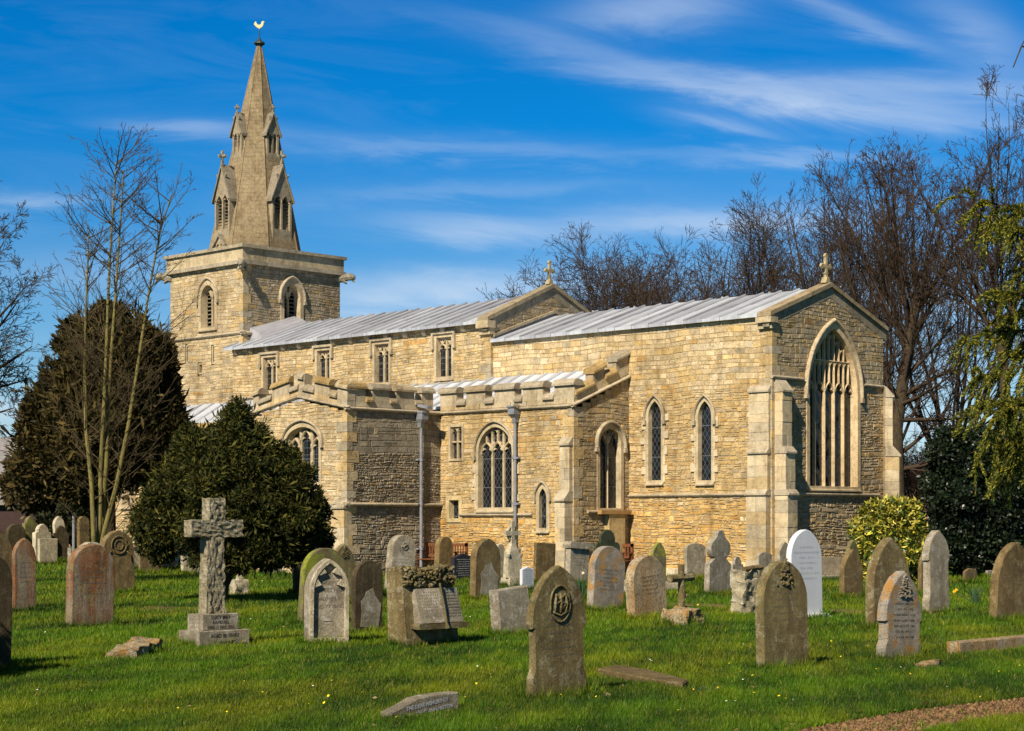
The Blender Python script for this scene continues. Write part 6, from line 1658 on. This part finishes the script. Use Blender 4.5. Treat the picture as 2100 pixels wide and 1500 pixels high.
# ------------------------------------------------------------------ houses beyond
brick = stone_mat('red brick', 40, .006, .3, (.075, .225), .1); tile = simple_mat('brown roof tiles', (.16, .10, .075), .9, 0, .35, 3, .03); slate = simple_mat('grey slates', (.20, .19, .19), .8, 0, .3, 3, .02)
whitep = simple_mat('white window paint', (.75, .75, .74), .5, 0, .05, 5)
def house(label, px0, px1, D, y_eave, y_ridge, roofm, depth, wincol, wall_t, wins):
    x0, y0, ze = AT(px0, D, y_eave); x1, y1, _ = AT(px1, D); zr = AT((px0 + px1) / 2, D, y_ridge)[2]; L = math.hypot(x1 - x0, y1 - y0); ang = math.atan2(y1 - y0, x1 - x0)
    t = thing('house', label, 'house', (x0, y0, 0), (0, 0, ang))
    mb = MB(wall_t); mb.box(0, L, 0, depth, -.2, ze)
    for e in (0, L - .01): mb.face([(e, 0, ze), (e, depth, ze), (e, depth / 2, zr - .05)])
    mb.build('wall', brick, t)
    mb = MB((1, 1, 1)); rs = .3
    for (ya, yb) in ((-rs, depth / 2), (depth + rs, depth / 2)): mb.hexa([(-.3, ya, ze - .15), (L + .3, ya, ze - .15), (L + .3, yb, zr), (-.3, yb, zr), (-.3, ya, ze - .02), (L + .3, ya, ze - .02), (L + .3, yb, zr + .14), (-.3, yb, zr + .14)])
    rf = mb.build('roof', roofm, t); mb = MB(wall_t); mb.box(L * .8, L * .8 + .7, depth / 2 - .3, depth / 2 + .3, zr - .5, zr + 1.1); mb.build('chimney', brick, rf)
    for (u, z, w, h) in wins:
        mb = MB(); mb.box(u, u + w, -.06, .05, z, z + .08); mb.box(u, u + w, -.06, .05, z + h - .08, z + h)
        for q in (0, w / 2 - .04, w - .08): mb.box(u + q, u + q + .08, -.061, .05, z + .081, z + h - .081)
        wf = mb.build('window', whitep, t); mb = MB(); mb.box(u + .05, u + w - .05, -.02, .04, z + .05, z + h - .05); mb.build('pane', M['void'], wf)
    return t
house('pale brick house with grey roof beyond the shrubs at far left', -60, 158, 112, 968, 896, slate, 7, None, (.46, .28, .20), [(4.9, 2.9, 1.1, 1.2), (1.5, 2.9, 1.1, 1.2)])
house('red brick house with brown tiled roof and white window right of the chancel', 1835, 1960, 118, 1046, 962, tile, 7, None, (.42, .17, .11), [(2.1, .9, 1.2, 1.4)])
x0, y0, z0 = AT(-70, 82, 1034); x1, y1, _ = AT(76, 82); L = math.hypot(x1 - x0, y1 - y0); t = thing('shed', 'long dark timber shed with a grey roof behind the back left gravestones', 'shed', (x0, y0, 0), (0, 0, math.atan2(y1 - y0, x1 - x0)))
mb = MB(); mb.box(0, L, 0, 3, -.1, z0); mb.build('wall', simple_mat('dark stained boards', (.035, .014, .010), .8, 0, .3, 4), t)
mb = MB(); mb.hexa([(-.2, -.3, z0 - .05), (L + .2, -.3, z0 - .05), (L + .2, 3.2, z0 + .7), (-.2, 3.2, z0 + .7), (-.2, -.3, z0 + .06), (L + .2, -.3, z0 + .06), (L + .2, 3.2, z0 + .81), (-.2, 3.2, z0 + .81)]); mb.build('roof', simple_mat('felt roof', (.22, .20, .17), .9, 0, .2, 4), t)
D = 66; x, y, _ = AT(151, D); t = thing('marker_post', 'slim grey post with a pale box near its foot among the back left gravestones', 'post', (x, y, 0))
mb = MB(); mb.tube([(0, 0, -.1), (0, 0, AT(151, D, 1058)[2])], .05, 8); mb.build('post', M['iron'], t); mb = MB(); mb.box(-.24, -.02, -.1, .1, .0, .62); mb.build('box', G['grey'], t)

# ------------------------------------------------------------------ turf, flowers
gq = np.random.default_rng(77)
def blades(n, px, py, hmin, hmax, wk, spread=.35):
    D = F * EYE / (py - HZ); U = (px - 1050) / F; X, Y = D * (DX + RX * U), D * (DY + RY * U)
    return X, Y, D
N = 740000
py = HZ + 38 + (1515 - HZ - 38) * gq.random(N) ** .72; px = np.where(gq.random(N) < .82, gq.uniform(-60, 2160, N), gq.uniform(-900, 3000, N)); X, Y, D = blades(N, px, py, 0, 0, 0)
k = ~in_poly(PATH, X, Y) | (gq.random(N) < .02); X, Y, D = X[k], Y[k], D[k]
# longer tufts left by the mower at the foot of the stones
tx, ty, td = [], [], []
for (bx, by, hw, dd) in BASES:
    m = int(min(900, 26000 / dd)); a = gq.uniform(0, 6.28, m); q = gq.uniform(.95, 1.25, m)
    tx.append(bx + np.cos(a) * (.14 + .05 * gq.random(m)) * q); ty.append(by + np.sin(a) * (hw + .06) * q); td.append(np.full(m, dd))
TX = np.concatenate(tx); TY_ = np.concatenate(ty); TD = np.concatenate(td); nt = len(TX)
tuft = np.concatenate([np.zeros(len(X), bool), np.ones(nt, bool)]); X = np.concatenate([X, TX]); Y = np.concatenate([Y, TY_]); D = np.concatenate([D, TD]); n = len(X)
Q = np.stack([X, Y, np.zeros(n)], 1); pn = vnoise(Q, .55, 1.0); pn2 = vnoise(Q, 2.3, 4.0); pn3 = vnoise(Q, 7.0, 2.0)
h = (.035 + .03 * gq.random(n)) * (1 + .35 * pn2 + .3 * pn3) + .0006 * D; h = np.where(tuft, h * gq.uniform(1.2, 2.3, n), h); h = np.maximum(h, .02)
w = .0022 + .00022 * D; az = gq.uniform(0, 6.28, n); le = gq.uniform(.15, .75, n) * h; la = az + gq.normal(0, .5, n) + 1.0
bx, by = np.cos(az) * w, np.sin(az) * w
V = np.stack([np.stack([X - bx, Y - by, np.full(n, -.004)], 1), np.stack([X + bx, Y + by, np.full(n, -.004)], 1), np.stack([X + np.cos(la) * le, Y + np.sin(la) * le, h], 1)], 1)
base = np.array([.090, .195, .003]); yel = np.array([.27, .29, .008]); drk = np.array([.026, .070, .004]); dry = np.array([.34, .27, .08])
t1 = np.clip(.48 + .65 * pn + .45 * pn2 + .4 * vnoise(Q, 4.2, 6.0) + .35 * pn3 + gq.normal(0, .2, n), 0, 1)[:, None]; col = drk * (1 - t1) + base * t1; t2 = np.clip(.15 + .7 * vnoise(Q, 1.4, 11.0) + .3 * pn3 + gq.normal(0, .3, n), 0, 1)[:, None]; col = col * (1 - t2 * .75) + yel * t2 * .75
dm = gq.random(n) < .025; col[dm] = dry; col *= gq.uniform(.7, 1.3, (n, 1))
tag(np_mesh('grass', V.reshape(-1, 3), np.arange(n * 3).reshape(-1, 3), np.repeat(col, 3, 0), M['grass']), 'short green churchyard grass round the gravestones', 'grass', kind='stuff')
# fallen leaves and dry stalks blown over the turf and thicker along the path edge
m = 2600; py = HZ + 110 + 330 * gq.random(m) ** .8; px = gq.uniform(0, 2140, m); X, Y, D = blades(m, px, py, 0, 0, 0); ip = in_poly(PATH, X, Y)
pe = np.array([np.min(np.hypot(X[:, None] - np.array([p[0] for p in PATH]), Y[:, None] - np.array([p[1] for p in PATH])), 1)])[0]
k = (gq.random(m) < np.where(ip, .9, np.where(pe < .7, .7, .16))); X, Y, D = X[k], Y[k], D[k]; m = len(X); a = gq.uniform(0, 6.28, m); s = gq.uniform(.012, .035, m); z = np.where(ip[k], .012, gq.uniform(.02, .05, m))
dx, dy = np.cos(a) * s, np.sin(a) * s; t3 = gq.normal(0, .4, (m, 2)) * s[:, None]
V = np.stack([np.stack([X - dx, Y - dy, z], 1), np.stack([X + dy * .5, Y - dx * .5, z + t3[:, 0]], 1), np.stack([X + dx, Y + dy, z + .3 * t3[:, 1]], 1), np.stack([X - dy * .5, Y + dx * .5, z + t3[:, 1]], 1)], 1)
C = np.array([(.17, .085, .035), (.26, .15, .06), (.10, .06, .03), (.33, .24, .12)])[gq.integers(0, 4, m)] * gq.uniform(.7, 1.3, (m, 1))
tag(np_mesh('fallen_leaves', V.reshape(-1, 3), np.arange(m * 4).reshape(-1, 4), np.repeat(C, 4, 0), M['leaf']), 'dry brown leaves scattered over grass and along the path edge', 'fallen leaves', kind='stuff')
# celandines and daisies
m = 420; py = HZ + 90 + 330 * gq.random(m) ** .8; px = gq.uniform(0, 2100, m); X, Y, D = blades(m, px, py, 0, 0, 0); k = (vnoise(np.stack([X, Y, X * 0], 1), .8, 9.0) > .05) & ~in_poly(PATH, X, Y); X, Y, D = X[k], Y[k], D[k]; m = len(X)
a = np.arange(6) * np.pi / 3; s = (.006 + .0002 * D) * gq.uniform(.7, 1.3, m); z = gq.uniform(.05, .085, m); tl = gq.normal(0, .35, (m, 2))
V = np.stack([X[:, None] + np.cos(a) * s[:, None], Y[:, None] + np.sin(a) * s[:, None], z[:, None] + (np.cos(a) * tl[:, :1] + np.sin(a) * tl[:, 1:]) * s[:, None]], 2)
col = np.where((gq.random(m) < .75)[:, None], np.array([[.75, .60, .02]]), np.array([[.8, .8, .75]]))
tag(np_mesh('wildflowers', V.reshape(-1, 3), np.arange(m * 6).reshape(-1, 6), np.repeat(col, 6, 0), M['tint']), 'tiny yellow and white flowers scattered in the grass', 'wildflowers', kind='stuff')
def daffodils(label, px, py, hp, flowers, fcol, seed):
    X, Y, D = GP(px, py); t = thing('daffodil_clump', label, 'flowers', (X, Y, 0)); r = random.Random(seed); H = hp * D / F; mb = MB()
    for i in range(60):
        a = r.uniform(0, 6.28); q = r.uniform(0, .10); l = H * r.uniform(.6, 1); s = r.uniform(.1, .5) * l; b = r.uniform(0, 6.28); c = r.uniform(.8, 1.3)
        x, y = math.cos(a) * q, math.sin(a) * q; bx, by = math.cos(b) * .007, math.sin(b) * .007
        mb.face([(x - bx, y - by, 0), (x + bx, y + by, 0), (x + bx + math.cos(a) * s * .3, y + by + math.sin(a) * s * .3, l * .6), (x - bx + math.cos(a) * s * .3, y - by + math.sin(a) * s * .3, l * .6)], (.05 * c, .11 * c, .045 * c))
        mb.face([(x - bx + math.cos(a) * s * .3, y - by + math.sin(a) * s * .3, l * .6), (x + bx + math.cos(a) * s * .3, y + by + math.sin(a) * s * .3, l * .6), (x + math.cos(a) * s, y + math.sin(a) * s, l)], (.05 * c, .11 * c, .045 * c))
    mb.build('leaves', M['leaf'], t)
    for (fx, fz) in flowers:
        mb = MB(fcol); x, y, z = RX * fx, RY * fx, fz * H
        fs = min(.72, H / .34)
        for k in range(6):
            a = k * math.pi / 3;            mb.face([(x - DX * .01, y - DY * .01, z), (x + RX * .035 * fs * math.cos(a - .35), y + RY * .035 * fs * math.cos(a - .35), z + .035 * fs * math.sin(a - .35)), (x + RX * .055 * fs * math.cos(a), y + RY * .055 * fs * math.cos(a), z + .055 * fs * math.sin(a)), (x + RX * .035 * fs * math.cos(a + .35), y + RY * .035 * fs * math.cos(a + .35), z + .035 * fs * math.sin(a + .35))])
        mb.tube([(x, y, z), (x - DX * .045 * fs, y - DY * .045 * fs, z)], [.015 * fs, .024 * fs], 7, tuple(c * k for c, k in zip(fcol, (1.1, .75, .5)))); f = mb.build('flower', M['tint'], t)
        mb = MB((.05, .11, .03)); mb.tube([(0, 0, 0), (x, y, z)], .006, 5); mb.build('stalk', M['leaf'], f)
    return t
daffodils('daffodil clump with a yellow flower in grass before the holly', 2000, 1240, 42, ((-.40, .62), (-.36, .70)), (.80, .52, .02), 3)
daffodils('daffodil clump with one pale flower behind the nearest headstone', 1192, 1222, 42, ((.04, 1.1),), (.85, .80, .62), 4)
daffodils('leafy clump of small yellow flowers in grass at the end of the ledger stone', 1445, 1425, 18, ((-.1, .6), (.12, .8), (.0, .4)), (.75, .6, .03), 5)
